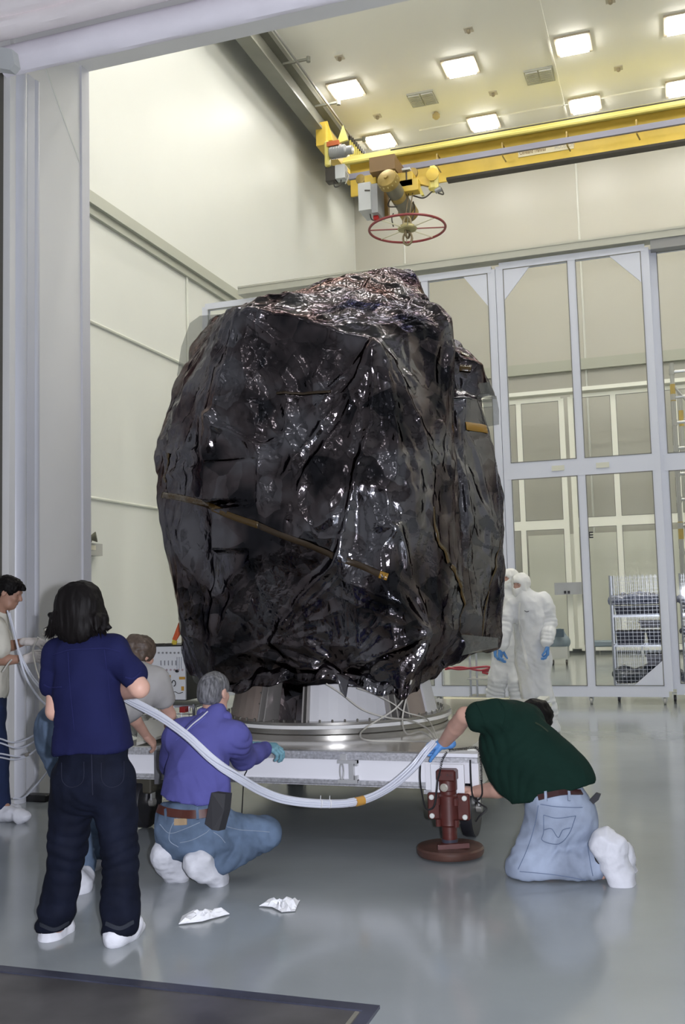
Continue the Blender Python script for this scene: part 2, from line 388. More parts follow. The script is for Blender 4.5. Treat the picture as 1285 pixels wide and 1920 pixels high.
o = MB().lathe((0, 0, 0), [(.06, 0), (.06, -.05), (.1, -.06), (.1, -.13), (.05, -.18), (.01, -.19)], 14).build('dome', mat('brass', (.4, .32, .16), .35), t, True); o.matrix_parent_inverse = Matrix.Identity(4)
# steel sill plate in the floor
y1 = fl(713, 1891).y; x1 = fl(713, 1891).x
plate = mat('steel_plate', (.12, .115, .115), .3, metal=.35, noise=(2.5, .45), bump=(3, .1, .01))
struct(MB().box((-7, -1, -.01), (x1-.05, y1-.06, .006)).build('trim_14', plate))
struct(MB().box((-7, y1-.06, -.01), (x1, y1, .012)).box((x1-.05, -1, -.01), (x1, y1-.06, .012)).build('trim_15', mat('plate_edge', (.07, .075, .11), .35, metal=.4, noise=(4, .4))))
struct(MB().box((x1-.075, -1, .004), (x1-.06, y1-.07, .01)).build('trim_16', mat('bright_steel', (.6, .58, .5), .3, metal=.8)))
# ================================================================ rolling glass partitions
al = mat('white_aluminium', (.7, .725, .82), .42); al2 = mat('cream_aluminium', (.85, .85, .77), .45)
pane = glass_mat('clear_pane', tint=(.992, .995, .99), refl=.03); tr = mat('track_metal', (.5, .5, .44), .32, metal=.3)
letters = mat('black_letter', (.02, .02, .03), .5)
def partition(Y, xs, ztop, zmid, zbot, m, label, dz=0, gus=(), wide=.11, castors=(), panes=pane, grp=None):
    t = thing('glass_partition', label, 'partition', (xs[0], Y, 0), grp)
    for i, x in enumerate(xs):
        MB().bar((x, Y, zbot), (x, Y, ztop-.08), wide if i not in gus else wide, .09, up=(0, 1, 0)).build('post', m, t)
    for z, hgt in ((ztop-.08, .1), (zmid, .24), (zbot, .15)):
        MB().bar((xs[0], Y, z), (xs[-1], Y, z), .1, hgt).build('crossbeam', m, t)
    for i in range(len(xs)-1):
        for a, b in ((zbot+.075, zmid-.12), (zmid+.12, ztop-.13)):
            q = MB().box((xs[i]+wide/2, Y-.004, a), (xs[i+1]-wide/2, Y+.004, b)).build('pane', panes, t)
            gk = MB(); xa, xb = xs[i]+wide/2, xs[i+1]-wide/2
            for lo, hi in (((xa, Y-.055, a), (xa+.012, Y-.05, b)), ((xb-.012, Y-.055, a), (xb, Y-.05, b)), ((xa, Y-.055, a), (xb, Y-.05, a+.012)), ((xa, Y-.055, b-.014), (xb, Y-.05, b))): gk.box(lo, hi)
            gk.build('gasket', mat('gasket', (.2, .2, .19), .6), q)
    return t
YG = 14.65
gx = [at(388, 650, YG).x, at(500, 650, YG).x, at(650, 600, YG).x, at(797, 520, YG).x, at(926, 600, YG).x]
gx2 = [at(945, 700, YG).x, at(1082, 700, YG).x, at(1222, 700, YG).x]
ztop, zmid, zbot = 6.53, 3.36, .18
t1 = partition(YG, gx, ztop-.03, zmid, zbot, al, 'tall white-framed rolling glass partition partly hidden behind the wrapped payload', gus=(4,), grp='rolling glass partitions')
t2 = partition(YG, gx2, ztop, zmid, zbot, al, 'tall white-framed rolling glass partition right of the payload with casters and letter E', grp='rolling glass partitions')
gx3 = [gx2[-1]+.1, gx2[-1]+1.3, gx2[-1]+2.6]
t3 = partition(YG+.12, gx3, ztop, zmid, zbot+.02, al, 'white-framed glass partition cut off by the right edge of the picture', grp='rolling glass partitions')
def gusset(x, z, sx_, sz, Y, m, t, s=.42, s2=.5):
    MB().prism([(x, Y-.052, z), (x+sx_*s, Y-.052, z), (x, Y-.052, z+sz*s2)], (0, .02, 0)).build('gusset_plate', m, t)
gusset(gx[-1]-.04, ztop-.12, -1, -1, YG, al, t1, .42, .58); gusset(gx2[0]+.05, ztop-.12, 1, -1, YG, al, t2, .42, .5); gusset(gx2[-1]-.05, ztop-.1, -1, -1, YG, al, t2, .48, .5)
gusset(gx2[-1]-.05, zbot+.07, -1, 1, YG, al, t2, .42, .36)
for px in (1047, 1131):
    c = at(px, 885, YG-.06); MB().box((c.x-.09, YG-.062, zmid-.035), (c.x+.09, YG-.05, zmid+.04)).build('label_plate', mat('cream_label', (.7, .7, .6), .5), t2)
for T, Y, m, zs in ((t2, YG, letters, 'E'),):
    c = at(1108, 1003, YG-.01)
    b = MB(); X, Z, s = c.x-.03, c.z-.045, .09
    b.box((X, YG-.012, Z), (X+.02, YG-.006, Z+s))
    for k in range(3): b.box((X+.01, YG-.012, Z+k*.036), (X+.065, YG-.006, Z+k*.036+.018))
    b.build('letter_e', m, T)
cw = mat('caster_wheel', (.45, .45, .42), .4); cd = mat('caster_fork', (.35, .36, .37), .35, metal=.5)
def caster(x, y, r, T, wm=cw, fm=cd, top=.11):
    f = MB().bar((x-.03, y, r), (x-.03, y, top), .01, r*1.1, up=(0, 1, 0)).bar((x+.03, y, r), (x+.03, y, top), .01, r*1.1, up=(0, 1, 0)).box((x-.04, y-r*.6, top-.012), (x+.04, y+r*.6, top)).build('caster', fm, T)
    MB().lathe((x-.02, y, r), [(r*.5, 0), (r*.95, .002), (r, .012), (r, .028), (r*.95, .038), (r*.5, .04)], 18, axis=(1, 0, 0)).build('wheel', wm, f, True)
for T, X in ((t2, (gx2[0]+.1, at(1109, 1300, YG).x, gx2[-1]-.06)), (t1, (gx[0], gx[2], gx[3], gx[4]-.1))):
    for x in X: caster(x, YG, .05, T)
# top track
xt0 = at(452, 556, YG).x
trk = MB().box((xt0, YG-.12, ztop), (XR, YG+.12, ztop+.1)).box((xt0, YG-.13, ztop+.1), (XR, YG-.05, ztop+.13)).build('trim_17', tr); struct(trk)
struct(MB().box((gx2[-1]+.08, YG-.1, ztop-.14), (XR, YG+.1, ztop)).build('trim_18', mat('track_dark', (.3, .3, .3), .4)))
# inner partitions in front of the back wall
YI = 26.4
ix = [-7.8, -6.0, at(983, 1000, YI).x, at(1068, 900, YI).x-.12]
ix2 = [at(1068, 900, YI).x+.12, at(1155, 850, YI).x, at(1270, 850, YI).x, 2.2, 4.0]
pa = partition(YI, ix, 6.75, 3.38, .2, al2, 'cream-framed inner glass partition near the back wall, behind the clean-suited pair', grp='inner cream partitions', wide=.14)
pb = partition(YI, ix2, 6.78, 3.4, .2, al2, 'cream-framed inner glass partition near the back wall, behind the wire racks', grp='inner cream partitions', wide=.14)
for T, X in ((pa, ix[-1]-.15), (pb, ix2[0]+.15), (pa, ix[1])): caster(X, YI, .055, T)
c = fl(1060, 1232)
struct(MB().box((XW, YI-.2, 6.8), (XR, YI+.2, 6.9)).build('trim_19', al2))
struct(MB().box((-3.9, YB-.25, .1), (6, YB-.1, 3.2)).build('trim_20', mat('inner_door_panel', (.8, .8, .72), .5)))
struct(MB().box((XW, YB-.03, 0), (XR, YB, .3)).build('baseboard_back', mat('base_grey', (.3, .33, .33), .5)))
struct(MB().box((XW, 8, 0), (XW+.03, YB, .15)).build('baseboard_left', mat('base_grey', (.3, .33, .33), .5)))
# ================================================================ wrapped payload
def hull_planes(pts):
    bm = bmesh.new()
    for p in pts: bm.verts.new(p)
    bmesh.ops.convex_hull(bm, input=bm.verts); P = []
    for f in bm.faces: f.normal_update()
    cen = sum((Vector(p) for p in pts), Vector())/len(pts)
    for f in bm.faces:
        if f.calc_area() < 1e-6: continue
        n = f.normal.copy(); c = f.calc_center_median()
        if n.dot(c-cen) < 0: n = -n
        P.append((*n, n.dot(c)))
    bm.free(); P = np.array(P)
    key = np.round(P, 2); _, i = np.unique(key, axis=0, return_index=True)
    return P[i]
main = [at(442, 576, 7.1), at(580, 607, 7.02), at(700, 636, 6.9), at(835, 608, 7.45), at(715, 502, 8.3), at(772, 502, 8.6), at(400, 598, 8.9), at(338, 695, 8.2),
        at(289, 822, 7.7), at(286, 860, 7.6), at(293, 915, 7.5), at(311, 980, 7.4), at(318, 1060, 7.35), at(338, 1160, 7.4), at(352, 1262, 7.5),
        at(385, 770, 7.0), at(384, 900, 6.95), at(392, 1200, 7.0), at(390, 1285, 7.15), at(470, 1283, 7.0), at(560, 1278, 6.95), at(645, 1280, 6.93), at(755, 1298, 6.92),
        at(812, 1195, 6.95), at(690, 950, 6.72), at(720, 1100, 6.68), at(560, 1000, 6.74), at(560, 800, 6.85), at(843, 625, 7.5), at(866, 900, 7.4), at(878, 1050, 7.38), at(872, 1180, 7.5),
        at(770, 900, 6.85), at(790, 1250, 7.1), Vector((-4.25, 9.1, 1.1)), Vector((-2.2, 9.3, 1.1)), Vector((-4.1, 9.2, 3.75)), Vector((-2.2, 9.4, 4.2))]
back1 = [at(825, 650, 8.5), at(825, 760, 8.2), at(850, 640, 8.9), at(872, 658, 8.6), at(893, 682, 8.4), at(906, 683, 8.45), at(919, 718, 8.5), at(931, 744, 8.6), at(860, 735, 8.2), at(905, 742, 8.35), at(850, 640, 9.6), at(905, 690, 9.4), at(930, 744, 9.4), at(850, 760, 8.4)]
back2 = [at(825, 730, 8.0), at(835, 1200, 8.0), at(825, 900, 7.9), at(855, 730, 8.2), at(883, 737, 8.15), at(902, 745, 8.3), at(916, 790, 8.4), at(927, 850, 8.45), at(934, 930, 8.5), at(940, 1020, 8.5), at(936, 1100, 8.5), at(934, 1212, 8.6), at(868, 1226, 8.3),
         at(855, 900, 8.0), at(880, 1000, 8.0), at(870, 1180, 8.1), at(850, 740, 9.4), at(902, 745, 9.4), at(930, 900, 9.6), at(930, 1205, 9.6), at(850, 1225, 9.6)]
under = [at(790, 1190, 7.1), at(868, 1190, 7.5), at(880, 1226, 8.3), at(812, 1262, 7.4), at(775, 1285, 7.2), at(700, 1260, 7.6), at(800, 1120, 8.2)]
HP = [hull_planes(x) for x in (main, back1, back2, under)]
def hull_sdf(P):
    d = None
    for H_ in HP:
        e = np.full(P.shape[:-1], -9., np.float32)
        for n in H_: e = np.maximum(e, P@n[:3].astype(np.float32)-np.float32(n[3]))
        d = e if d is None else np.minimum(d, e)
    return d
def hit(px, py):
    d = ray(px, py); lo = 5.; P = EYE+d*lo
    for _ in range(90):
        s = hull_sdf(P[None])[0]
        if s < .004: return P
        P = P+d*max(s, .004)*.95
        if P[1] > 10.5: return None
    return None
hs = .0155
lo = np.array([-4.75, 6.5, .72]); hi = np.array([-1.15, 9.75, 4.75]); n = ((hi-lo)/hs).astype(int)
ax = [lo[i]+hs*np.arange(n[i]) for i in range(3)]
D = np.empty(tuple(n), np.float32)
for i0 in range(0, n[0], 24):
    P = np.stack(np.meshgrid(ax[0][i0:i0+24], ax[1], ax[2], indexing='ij'), -1).astype(np.float32); D[i0:i0+24] = hull_sdf(P)
V, F = nets(D, lo, hs); del D, P
V = relax(V, F, 3); N = vnormals(V, F); N = relax(N, F, 6); N /= np.linalg.norm(N, axis=1)[:, None]
# long creases, traced on the hull: (pixel path, width, height)
FOLDS = [([(441, 578), (425, 620), (408, 650), (396, 700), (375, 760), (345, 830), (330, 880)], .035, .06), ([(447, 585), (432, 660), (412, 740), (392, 800), (380, 860)], .03, .05),
 ([(442, 577), (500, 592), (580, 607), (640, 622), (700, 637)], .04, .04), ([(445, 582), (520, 640), (560, 680), (585, 740)], .03, .045),
 ([(700, 637), (672, 700), (640, 745), (600, 800), (560, 850), (530, 895)], .028, .055), ([(700, 645), (690, 700), (655, 760), (612, 830), (575, 880), (560, 930)], .028, .05),
 ([(700, 637), (722, 690), (735, 760), (745, 830), (742, 900)], .03, .05), ([(706, 640), (745, 700), (775, 770), (800, 840), (812, 900)], .03, .05), ([(700, 640), (700, 720), (692, 800), (680, 880)], .03, .04),
 ([(716, 504), (680, 545), (640, 575), (580, 600), (520, 590)], .035, .04), ([(717, 505), (760, 545), (800, 580), (836, 612)], .035, .06), ([(730, 505), (775, 550), (812, 585), (840, 618)], .03, .04),
 ([(688, 820), (672, 900), (655, 960), (640, 1040), (600, 1085), (565, 1120), (535, 1160), (505, 1205)], .03, .06), ([(675, 870), (650, 990), (625, 1060), (585, 1090), (555, 1130)], .025, .04),
 ([(648, 1040), (640, 1075), (610, 1105), (575, 1140), (545, 1175)], .025, .04), ([(812, 1186), (780, 1160), (750, 1130), (700, 1110), (650, 1085)], .025, .035), ([(812, 1186), (760, 1205), (710, 1230), (660, 1260)], .03, .05),
 ([(812, 1186), (800, 1140), (770, 1100), (740, 1080)], .025, .04), ([(812, 1188), (790, 1230), (765, 1265)], .03, .05), ([(700, 955), (712, 985), (745, 990), (760, 1030), (765, 1075)], .03, .05), ([(745, 990), (715, 1030), (715, 1080)], .03, .045),
 ([(400, 800), (440, 812), (492, 838), (520, 825)], .025, .05), ([(385, 770), (405, 800), (390, 850)], .03, .05), ([(295, 830), (330, 800), (360, 770)], .025, .03), ([(300, 900), (345, 880), (380, 890)], .03, .035),
 ([(345, 1180), (400, 1210), (470, 1230), (560, 1250), (640, 1262)], .03, .04), ([(505, 1205), (450, 1225), (400, 1250), (375, 1280)], .03, .05), ([(505, 1205), (540, 1230), (600, 1245)], .03, .04), ([(640, 1262), (648, 1285)], .03, .06),
 ([(330, 1010), (360, 1080), (400, 1120)], .025, .035), ([(400, 1130), (440, 1080), (485, 1040)], .025, .035), ([(480, 1080), (430, 1130), (410, 1190)], .025, .03), ([(885, 800), (905, 860), (915, 960), (912, 1100), (908, 1200)], .02, .03),
 ([(890, 880), (900, 940), (930, 1010)], .025, .04), ([(880, 960), (900, 1010), (936, 1030)], .025, .03), ([(885, 1010), (890, 1100), (895, 1200)], .02, .025), ([(590, 700), (610, 730), (640, 700)], .03, .04), ([(520, 745), (600, 742), (680, 735)], .02, .025),
 ([(590, 880), (560, 940), (590, 990), (640, 960)], .03, .035), ([(560, 980), (600, 1010), (655, 1000)], .03, .035)]
for k, x in enumerate((838, 844, 850, 856, 862, 868)): FOLDS.append(([(x, 640+8*k), (x+6, 760), (x+12, 900), (x+17, 1030), (x+16, 1150)], .012, .03))
unit_ = lambda v: v/np.linalg.norm(v)
rf = random.Random(8)   # fans of tension folds radiating from the supports
for (cx_, cy_), a0_, a1_, n_, l0, l1 in (((445, 585), 55, 125, 8, 120, 380), ((700, 642), 35, 140, 13, 120, 420), ((718, 510), 20, 75, 5, 60, 130), ((812, 1186), 150, 265, 9, 80, 260), ((385, 775), 0, 100, 6, 60, 200), ((505, 1205), -60, 60, 7, 60, 200), ((640, 1262), 200, 330, 7, 60, 170), ((845, 640), 85, 98, 4, 200, 420), ((300, 850), -50, 80, 6, 40, 120)):
    for k in range(n_):
        a = math.radians(a0_+(a1_-a0_)*(k+rf.random())/n_); ln = rf.uniform(l0, l1); bend = rf.uniform(-.12, .12)
        FOLDS.append(([(cx_+math.cos(a+bend*t)*ln*t, cy_+math.sin(a+bend*t)*ln*t) for t in (.04, .3, .6, 1.)], rf.uniform(.018, .03), rf.uniform(.014, .026)))
disp = np.zeros(len(V)); front = (N@(-CF)) > -.25
idx = np.where(front)[0]; PV = V[idx]
for path, wd, ht in FOLDS:
    q = [hit(*p) for p in path]; q = [p for p in q if p is not None]
    if len(q) < 2: continue
    q = np.array(smoothpath(q, 3)); lo_, hi_ = q.min(0)-.22, q.max(0)+.22
    m = ((PV > lo_) & (PV < hi_)).all(1)
    if not m.any(): continue
    X = PV[m]; d = np.full(len(X), 9.); tt = np.zeros(len(X)); L = len(q)-1
    for i in range(L):
        ab = q[i+1]-q[i]; t = np.clip((X-q[i])@ab/(ab@ab+1e-12), 0, 1); e = np.linalg.norm(X-q[i]-t[:, None]*ab, axis=1); c_ = e < d; d[c_] = e[c_]; tt[c_] = (i+t[c_])/L
    wd = wd*.9; prof = np.exp(-d/wd)*np.minimum(1, np.minimum(tt, 1-tt)*8+.35)-.10*np.exp(-(d-wd*3)**2/(wd*wd*3))
    disp[idx[m]] += ht*prof*.7
W = V+np.stack([vnoise(V, 1.7, 5), vnoise(V, 1.7, 6), vnoise(V, 1.7, 7)], 1)*.12
amp = .55+.45*vnoise(V, 1.1, 9)
cr_ = (crumple(W*[1, 1, .5], 2.0, 11, 1.5)*.085*(1-.6*np.clip(N[:, 2], 0, 1))+crumple(W*[1, 1, .42], 4.6, 23, 1.8)*.052*(.3+amp)+crumple(W*[1, 1, .8], 11, 31, 1.8)*.017*(.3+1.2*np.clip(vnoise(V, 1.9, 44)+.2, 0, 1)))
disp += cr_-cr_[front].mean()-.004
V2 = relax(V+N*disp[:, None], F, 1, .5)
# two flat boxes press against the film at the left: flatten the sheet over them
for q4 in ([(384, 868), (482, 862), (484, 936), (388, 938)], [(398, 956), (484, 952), (484, 1028), (412, 1030)]):
    P4 = np.array([hit(*p) for p in q4]); c = P4.mean(0); ux = unit_(P4[1]-P4[0]); nn = unit_(np.cross(P4[1]-P4[0], P4[3]-P4[0])); nn = nn if nn@CF < 0 else -nn; uy = np.cross(nn, ux)
    hx, hy = np.linalg.norm(P4[1]-P4[0])/2, np.linalg.norm(P4[3]-P4[0])/2; q = V2-c; a_, b_ = np.abs(q@ux)/hx, np.abs(q@uy)/hy; dd = q@nn
    wt = np.clip((1.13-np.maximum(a_, b_))/.12, 0, 1)*(np.abs(dd) < .25); V2 = V2+nn*((.035-dd)*wt)[:, None]
def foil_mat(name, base, ior, rough, glow=False, alpha=1., tint=(.95, .95, 1)):
    m = mat(name, base, rough, metal=1.)
    nt = m.node_tree; Nn = nt.nodes; L = nt.links; b = Nn['Principled BSDF']; tc = [x for x in Nn if x.type == 'TEX_COORD'][0]
    vo = Nn.new('ShaderNodeTexVoronoi'); vo.feature = 'DISTANCE_TO_EDGE'; vo.inputs['Scale'].default_value = 6
    ns = Nn.new('ShaderNodeTexNoise'); ns.inputs['Scale'].default_value = 2.2; ns.inputs['Detail'].default_value = 6; ns.inputs['Distortion'].default_value = 1.2
    mxv = Nn.new('ShaderNodeMix'); mxv.data_type = 'RGBA'; mxv.blend_type = 'ADD'; mxv.inputs[0].default_value = .12
    L.new(tc.outputs['Object'], mxv.inputs[6]); L.new(ns.outputs['Color'], mxv.inputs[7]); L.new(tc.outputs['Object'], ns.inputs['Vector']); L.new(mxv.outputs[2], vo.inputs['Vector'])
    n2 = Nn.new('ShaderNodeTexVoronoi'); n2.feature = 'DISTANCE_TO_EDGE'; n2.inputs['Scale'].default_value = 19
    L.new(mxv.outputs[2], n2.inputs['Vector'])
    b1 = Nn.new('ShaderNodeBump'); b1.inputs['Strength'].default_value = .3; b1.inputs['Distance'].default_value = .05; L.new(vo.outputs['Distance'], b1.inputs['Height'])
    b2 = Nn.new('ShaderNodeBump'); b2.inputs['Strength'].default_value = .25; b2.inputs['Distance'].default_value = .02; n5 = Nn.new('ShaderNodeTexNoise'); n5.inputs['Scale'].default_value = 1.9; L.new(tc.outputs['Object'], n5.inputs['Vector']); r5 = Nn.new('ShaderNodeMapRange'); r5.inputs[1].default_value = .45; r5.inputs[2].default_value = .65; r5.inputs[3].default_value = .02; r5.inputs[4].default_value = .3; L.new(n5.outputs['Fac'], r5.inputs[0]); L.new(r5.outputs[0], b2.inputs['Strength']); L.new(n2.outputs['Distance'], b2.inputs['Height'])
    L.new(b1.outputs[0], b2.inputs['Normal']); L.new(b2.outputs[0], b.inputs['Normal'])
    # patches of clearer film over darker bay: brownish and black tones
    n3 = Nn.new('ShaderNodeTexNoise'); n3.inputs['Scale'].default_value = 1.6; n3.inputs['Detail'].default_value = 3; L.new(tc.outputs['Object'], n3.inputs['Vector'])
    cr = Nn.new('ShaderNodeValToRGB'); e = cr.color_ramp.elements
    e[0].position = .36; e[0].color = (.03, .03, .034, 1); e[1].position = .6; e[1].color = (*base, 1)
    x = cr.color_ramp.elements.new(.47); x.color = (base[0]*.6, base[1]*.52, base[2]*.5, 1)
    vc = Nn.new('ShaderNodeTexVoronoi'); vc.inputs['Scale'].default_value = 4.5; L.new(mxv.outputs[2], vc.inputs['Vector'])
    fm = Nn.new('ShaderNodeMath'); fm.operation = 'MULTIPLY_ADD'; fm.inputs[1].default_value = .2; L.new(vc.outputs['Color'], fm.inputs[0]); fs_ = Nn.new('ShaderNodeMath'); fs_.operation = 'SUBTRACT'; fs_.inputs[1].default_value = .1; L.new(n3.outputs['Fac'], fs_.inputs[0]); L.new(fs_.outputs[0], fm.inputs[2]); L.new(fm.outputs[0], cr.inputs[0]); L.new(cr.outputs[0], b.inputs['Base Color'])
    n4 = Nn.new('ShaderNodeTexNoise'); n4.inputs['Scale'].default_value = 1.3; L.new(tc.outputs['Object'], n4.inputs['Vector'])
    c2 = Nn.new('ShaderNodeValToRGB'); e = c2.color_ramp.elements; e[0].position = .45; e[0].color = (.4, .4, .44, 1); e[1].position = .7; e[1].color = (.5, .42, .4, 1)
    L.new(n4.outputs['Fac'], c2.inputs[0]); L.new(c2.outputs[0], b.inputs['Specular Tint'])
    b.inputs['Alpha'].default_value = alpha
    return m
foil = foil_mat('dark_antistatic_film', (.18, .177, .19), 1.72, .13)
pay = thing('wrapped_payload', 'huge bulky payload wrapped in crumpled dark shiny film on the white ring adapter', 'spacecraft', (-2.75, 7.9, .95))
npmesh('film_wrap', V2, F, foil, pay)
foil_src = (V2, )
from mathutils.bvhtree import BVHTree
_bv = BVHTree.FromPolygons([Vector(v) for v in V2[:, :]], [tuple(f) for f in F]) if False else None
kd_idx = np.where(front)[0]
from mathutils.kdtree import KDTree
kd = KDTree(len(kd_idx))
for i in kd_idx: kd.insert(Vector(V2[i]), int(i))
kd.balance()
def ribbon(path, wd, name, m, label=None, off=.006):
    q = [hit(*p) for p in path]; q = [Vector(p) for p in q if p is not None]; q = smoothpath(q, 10); vs = []; fs = []
    for i, p in enumerate(q):
        t = (q[min(i+1, len(q)-1)]-q[max(i-1, 0)]).normalized()
        nn = Vector(N[kd.find(p)[1]]); s = t.cross(nn).normalized()
        for k in (-1, 0, 1):
            a = p+s*k*wd/2; j = kd.find(a)[1]; sv = Vector(V2[j]); a = a+nn*((sv-a).dot(nn)+off); vs.append(a)
    for i in range(len(q)-1):
        for k in (0, 1): a = i*3+k; fs.append((a, a+1, a+4, a+3))
    b = MB().add(vs, fs); o = b.build(name, m, pay, True)
    md = o.modifiers.new('thick', 'SOLIDIFY'); md.thickness = .002
    if label: o['label'] = label
    return o
kap = mat('amber_tape', (.06, .034, .006), .2, spec=.6, bump=(20, .4, .01)); kapb = mat('amber_tape_bright', (.3, .16, .02), .25, bump=(20, .4, .01)); strapm = mat('brown_strap', (.035, .022, .01), .35)
ribbon([(305, 928), (345, 935), (395, 950), (440, 968), (490, 985)], .05, 'tape_strip', kap, 'amber tape strip running diagonally at left')
ribbon([(490, 985), (560, 1015), (620, 1040), (680, 1062), (722, 1082)], .045, 'tape_strip', strapm, 'dark brown diagonal strap')
ribbon([(712, 1077), (727, 1082)], .05, 'tape_strip', kapb, 'bright amber tape end')
ribbon([(812, 950), (820, 1010), (838, 1035), (845, 1055)], .035, 'tape_strip', kap, 'amber tape near the right edge')
ribbon([(850, 1060), (868, 1100), (872, 1140), (868, 1185)], .03, 'tape_strip', kap, 'amber tape down the right edge')
ribbon([(864, 665), (880, 668)], .09, 'tape_strip', kap, 'amber tape patch on the rear bulge'); ribbon([(862, 690), (884, 690)], .06, 'tape_strip', kap)
ribbon([(885, 796), (900, 800), (918, 805)], .07, 'tape_strip', kapb, 'bright amber tape on the rear bulge')
ribbon([(520, 738), (560, 737), (620, 734)], .02, 'tape_strip', strapm); ribbon([(318, 850), (312, 880), (310, 905)], .04, 'tape_strip', kap)
ribbon([(936, 1010), (922, 1070), (905, 1140), (895, 1200)], .025, 'tape_strip', kap)
# translucent loose flaps at the rear and a hanging corner under the front
flapm = mat('clear_grey_film', (.2, .21, .18), .1, ior=1.9, alpha=.38, bump=(5, .5, .03))
def flap(pts, name='film_flap', m=flapm, lb=None, d=(0, .006, 0), Y=8.5):
    o = MB().prism([at(*p, Y) if len(p) == 2 else at(*p) for p in pts], d).build(name, m, pay)
    if lb: o['label'] = lb
flap([(880, 722), (918, 716), (930, 745), (932, 748), (905, 746), (884, 738)], lb='translucent grey film flap', Y=8.38)
flap([(905, 748), (931, 742), (936, 768), (936, 796), (912, 800), (908, 770)], lb='translucent grey film flap, lower', Y=8.45)
flap([(795, 1262), (840, 1235), (934, 1214), (934, 1196), (870, 1190), (820, 1200)], Y=7.9, lb='translucent skirt of film under the rear bulge')
flap([(356, 606), (375, 592), (428, 588), (420, 622), (385, 660), (350, 680), (332, 705), (340, 650)], Y=8.6, lb='translucent film at the upper left corner')
flap([(337, 1175), (350, 1240), (364, 1278), (378, 1290), (385, 1250), (360, 1190)], Y=7.5, lb='translucent film edge at lower left')
tail = MB().prism([at(632, 1262, 6.84), at(655, 1270, 6.8), at(672, 1285, 6.8), at(652, 1283, 6.8), at(648, 1308, 6.78), at(640, 1296, 6.79)], (0, .02, 0)).build('film_tail', foil, pay)
# ruffled film edge hanging at the bottom
vs = []; fs = []; edge = smoothpath([at(*p) for p in ((372, 1285, 7.25), (410, 1296, 7.1), (450, 1292, 6.98), (500, 1280, 6.92), (560, 1272, 6.88), (620, 1272, 6.86), (680, 1288, 6.84), (730, 1300, 6.84), (765, 1302, 6.86), (785, 1284, 7.0))], 10)
for i, p in enumerate(edge):
    wv = math.sin(i*.9)*.02+math.sin(i*.37)*.025
    for k in range(4): vs.append(p+Vector((0, wv*(3-k)/3+.07*k, .015*math.sin(i*.55)+(.085*k-.02))))
for i in range(len(edge)-1):
    for k in range(3): a = i*4+k; fs.append((a, a+4, a+5, a+1))
o = MB().add(vs, fs).build('film_hem', foil, pay, True); md = o.modifiers.new('thick', 'SOLIDIFY'); md.thickness = .006
# ================================================================ adapter ring and cone
RC = Vector((-2.73, 7.83, .57))
ad = thing('payload_adapter', 'round metal adapter ring with white panels and brown fins on the trailer deck', 'adapter', RC)
ringw = mat('ring_white', (.75, .75, .74), .3); ringm = mat('ring_metal', (.42, .41, .38), .25, metal=.85); finm = mat('fin_brown', (.3, .245, .21), .4, noise=(6, .12)); panw = mat('panel_white', (.62, .62, .64), .45, noise=(4, .06))
R0 = .93
MB().lathe(RC, [(R0-.1, .0), (R0-.01, .0), (R0-.01, .035), (R0-.1, .035)], 72).build('lower_ring', ringm, ad, True)
MB().lathe(RC, [(R0-.12, .04), (R0+.02, .04), (R0+.02, .065), (R0-.12, .065)], 72).build('white_band', ringw, ad, True)
MB().lathe(RC, [(R0-.16, .067), (R0+.01, .067), (R0+.01, .085), (R0-.16, .085)], 72).build('upper_ring', ringm, ad, True)
def cyl(a, r, z): return Vector((RC.x+r*math.cos(a), RC.y+r*math.sin(a), RC.z+z))
def pa_(px):   # angle on the ring front for a photograph column at ring height
    best = None
    for k in range(720):
        a = -PI+k*PI/720*1.0; p = cyl(a, .8, .09); d = np.array(p)-EYE; z = d@CF; x = 642.5+FPX*(d@CR)/z
        if best is None or abs(x-px) < best[0]: best = (abs(x-px), a)
    return best[1]
def wedge(px0, px1, name, m, r0=.84, r1=.72, ztop_=.62, lb=None):
    a0, a1 = pa_(px0), pa_(px1); vs = []; fs = []; n = 8
    for i in range(n+1):
        a = a0+(a1-a0)*i/n; vs += [cyl(a, r0, .085), cyl(a, r0-.02, .085), cyl(a, r1-.02, ztop_), cyl(a, r1, ztop_)]
    for i in range(n):
        for k in range(4): j = (k+1) % 4; fs.append((i*4+k, i*4+j, i*4+4+j, i*4+4+k))
    fs += [(3, 2, 1, 0), (n*4, n*4+1, n*4+2, n*4+3)]
    o = MB().add(vs, fs).build(name, m, ad)
    if lb: o['label'] = lb
    return o
wedge(582, 720, 'panel', panw, lb='white curved panel'); wedge(790, 822, 'panel', panw, .86, .74, lb='white end panel at right')
wedge(450, 496, 'panel', finm, lb='brown riveted panel at left'); wedge(755, 792, 'panel', finm, lb='brown panel at right')
wedge(520, 570, 'inner_foil', foil, .78, .66, lb='crumpled film behind the fins'); wedge(735, 757, 'inner_foil', foil, .78, .66)
for px in (501, 511, 574, 582, 722, 733, 752):
    a = pa_(px); d = Vector((math.cos(a), math.sin(a), 0)); s_ = Vector((-d.y, d.x, 0))
    MB().prism([cyl(a, .9, .085)-s_*.006, cyl(a, .7, .085)-s_*.006, cyl(a, .6, .62)-s_*.006, cyl(a, .76, .62)-s_*.006], s_*.012).build('fin', mat('fin_metal', (.38, .36, .34), .35, metal=.5), ad)
MB().lathe(RC, [(.72, .085), (.6, .6)], 48).build('inner_cone', mat('cone_dark', (.05, .045, .04), .4), ad, True)
b = MB()
for k in range(60):
    a = k*2*PI/60; b.lathe(cyl(a, R0-.05, .085), [(.009, 0), (.009, .012), (.004, .016)], 6)
b.build('bolts', ringm, ad)['kind'] = 'stuff'
b = MB()
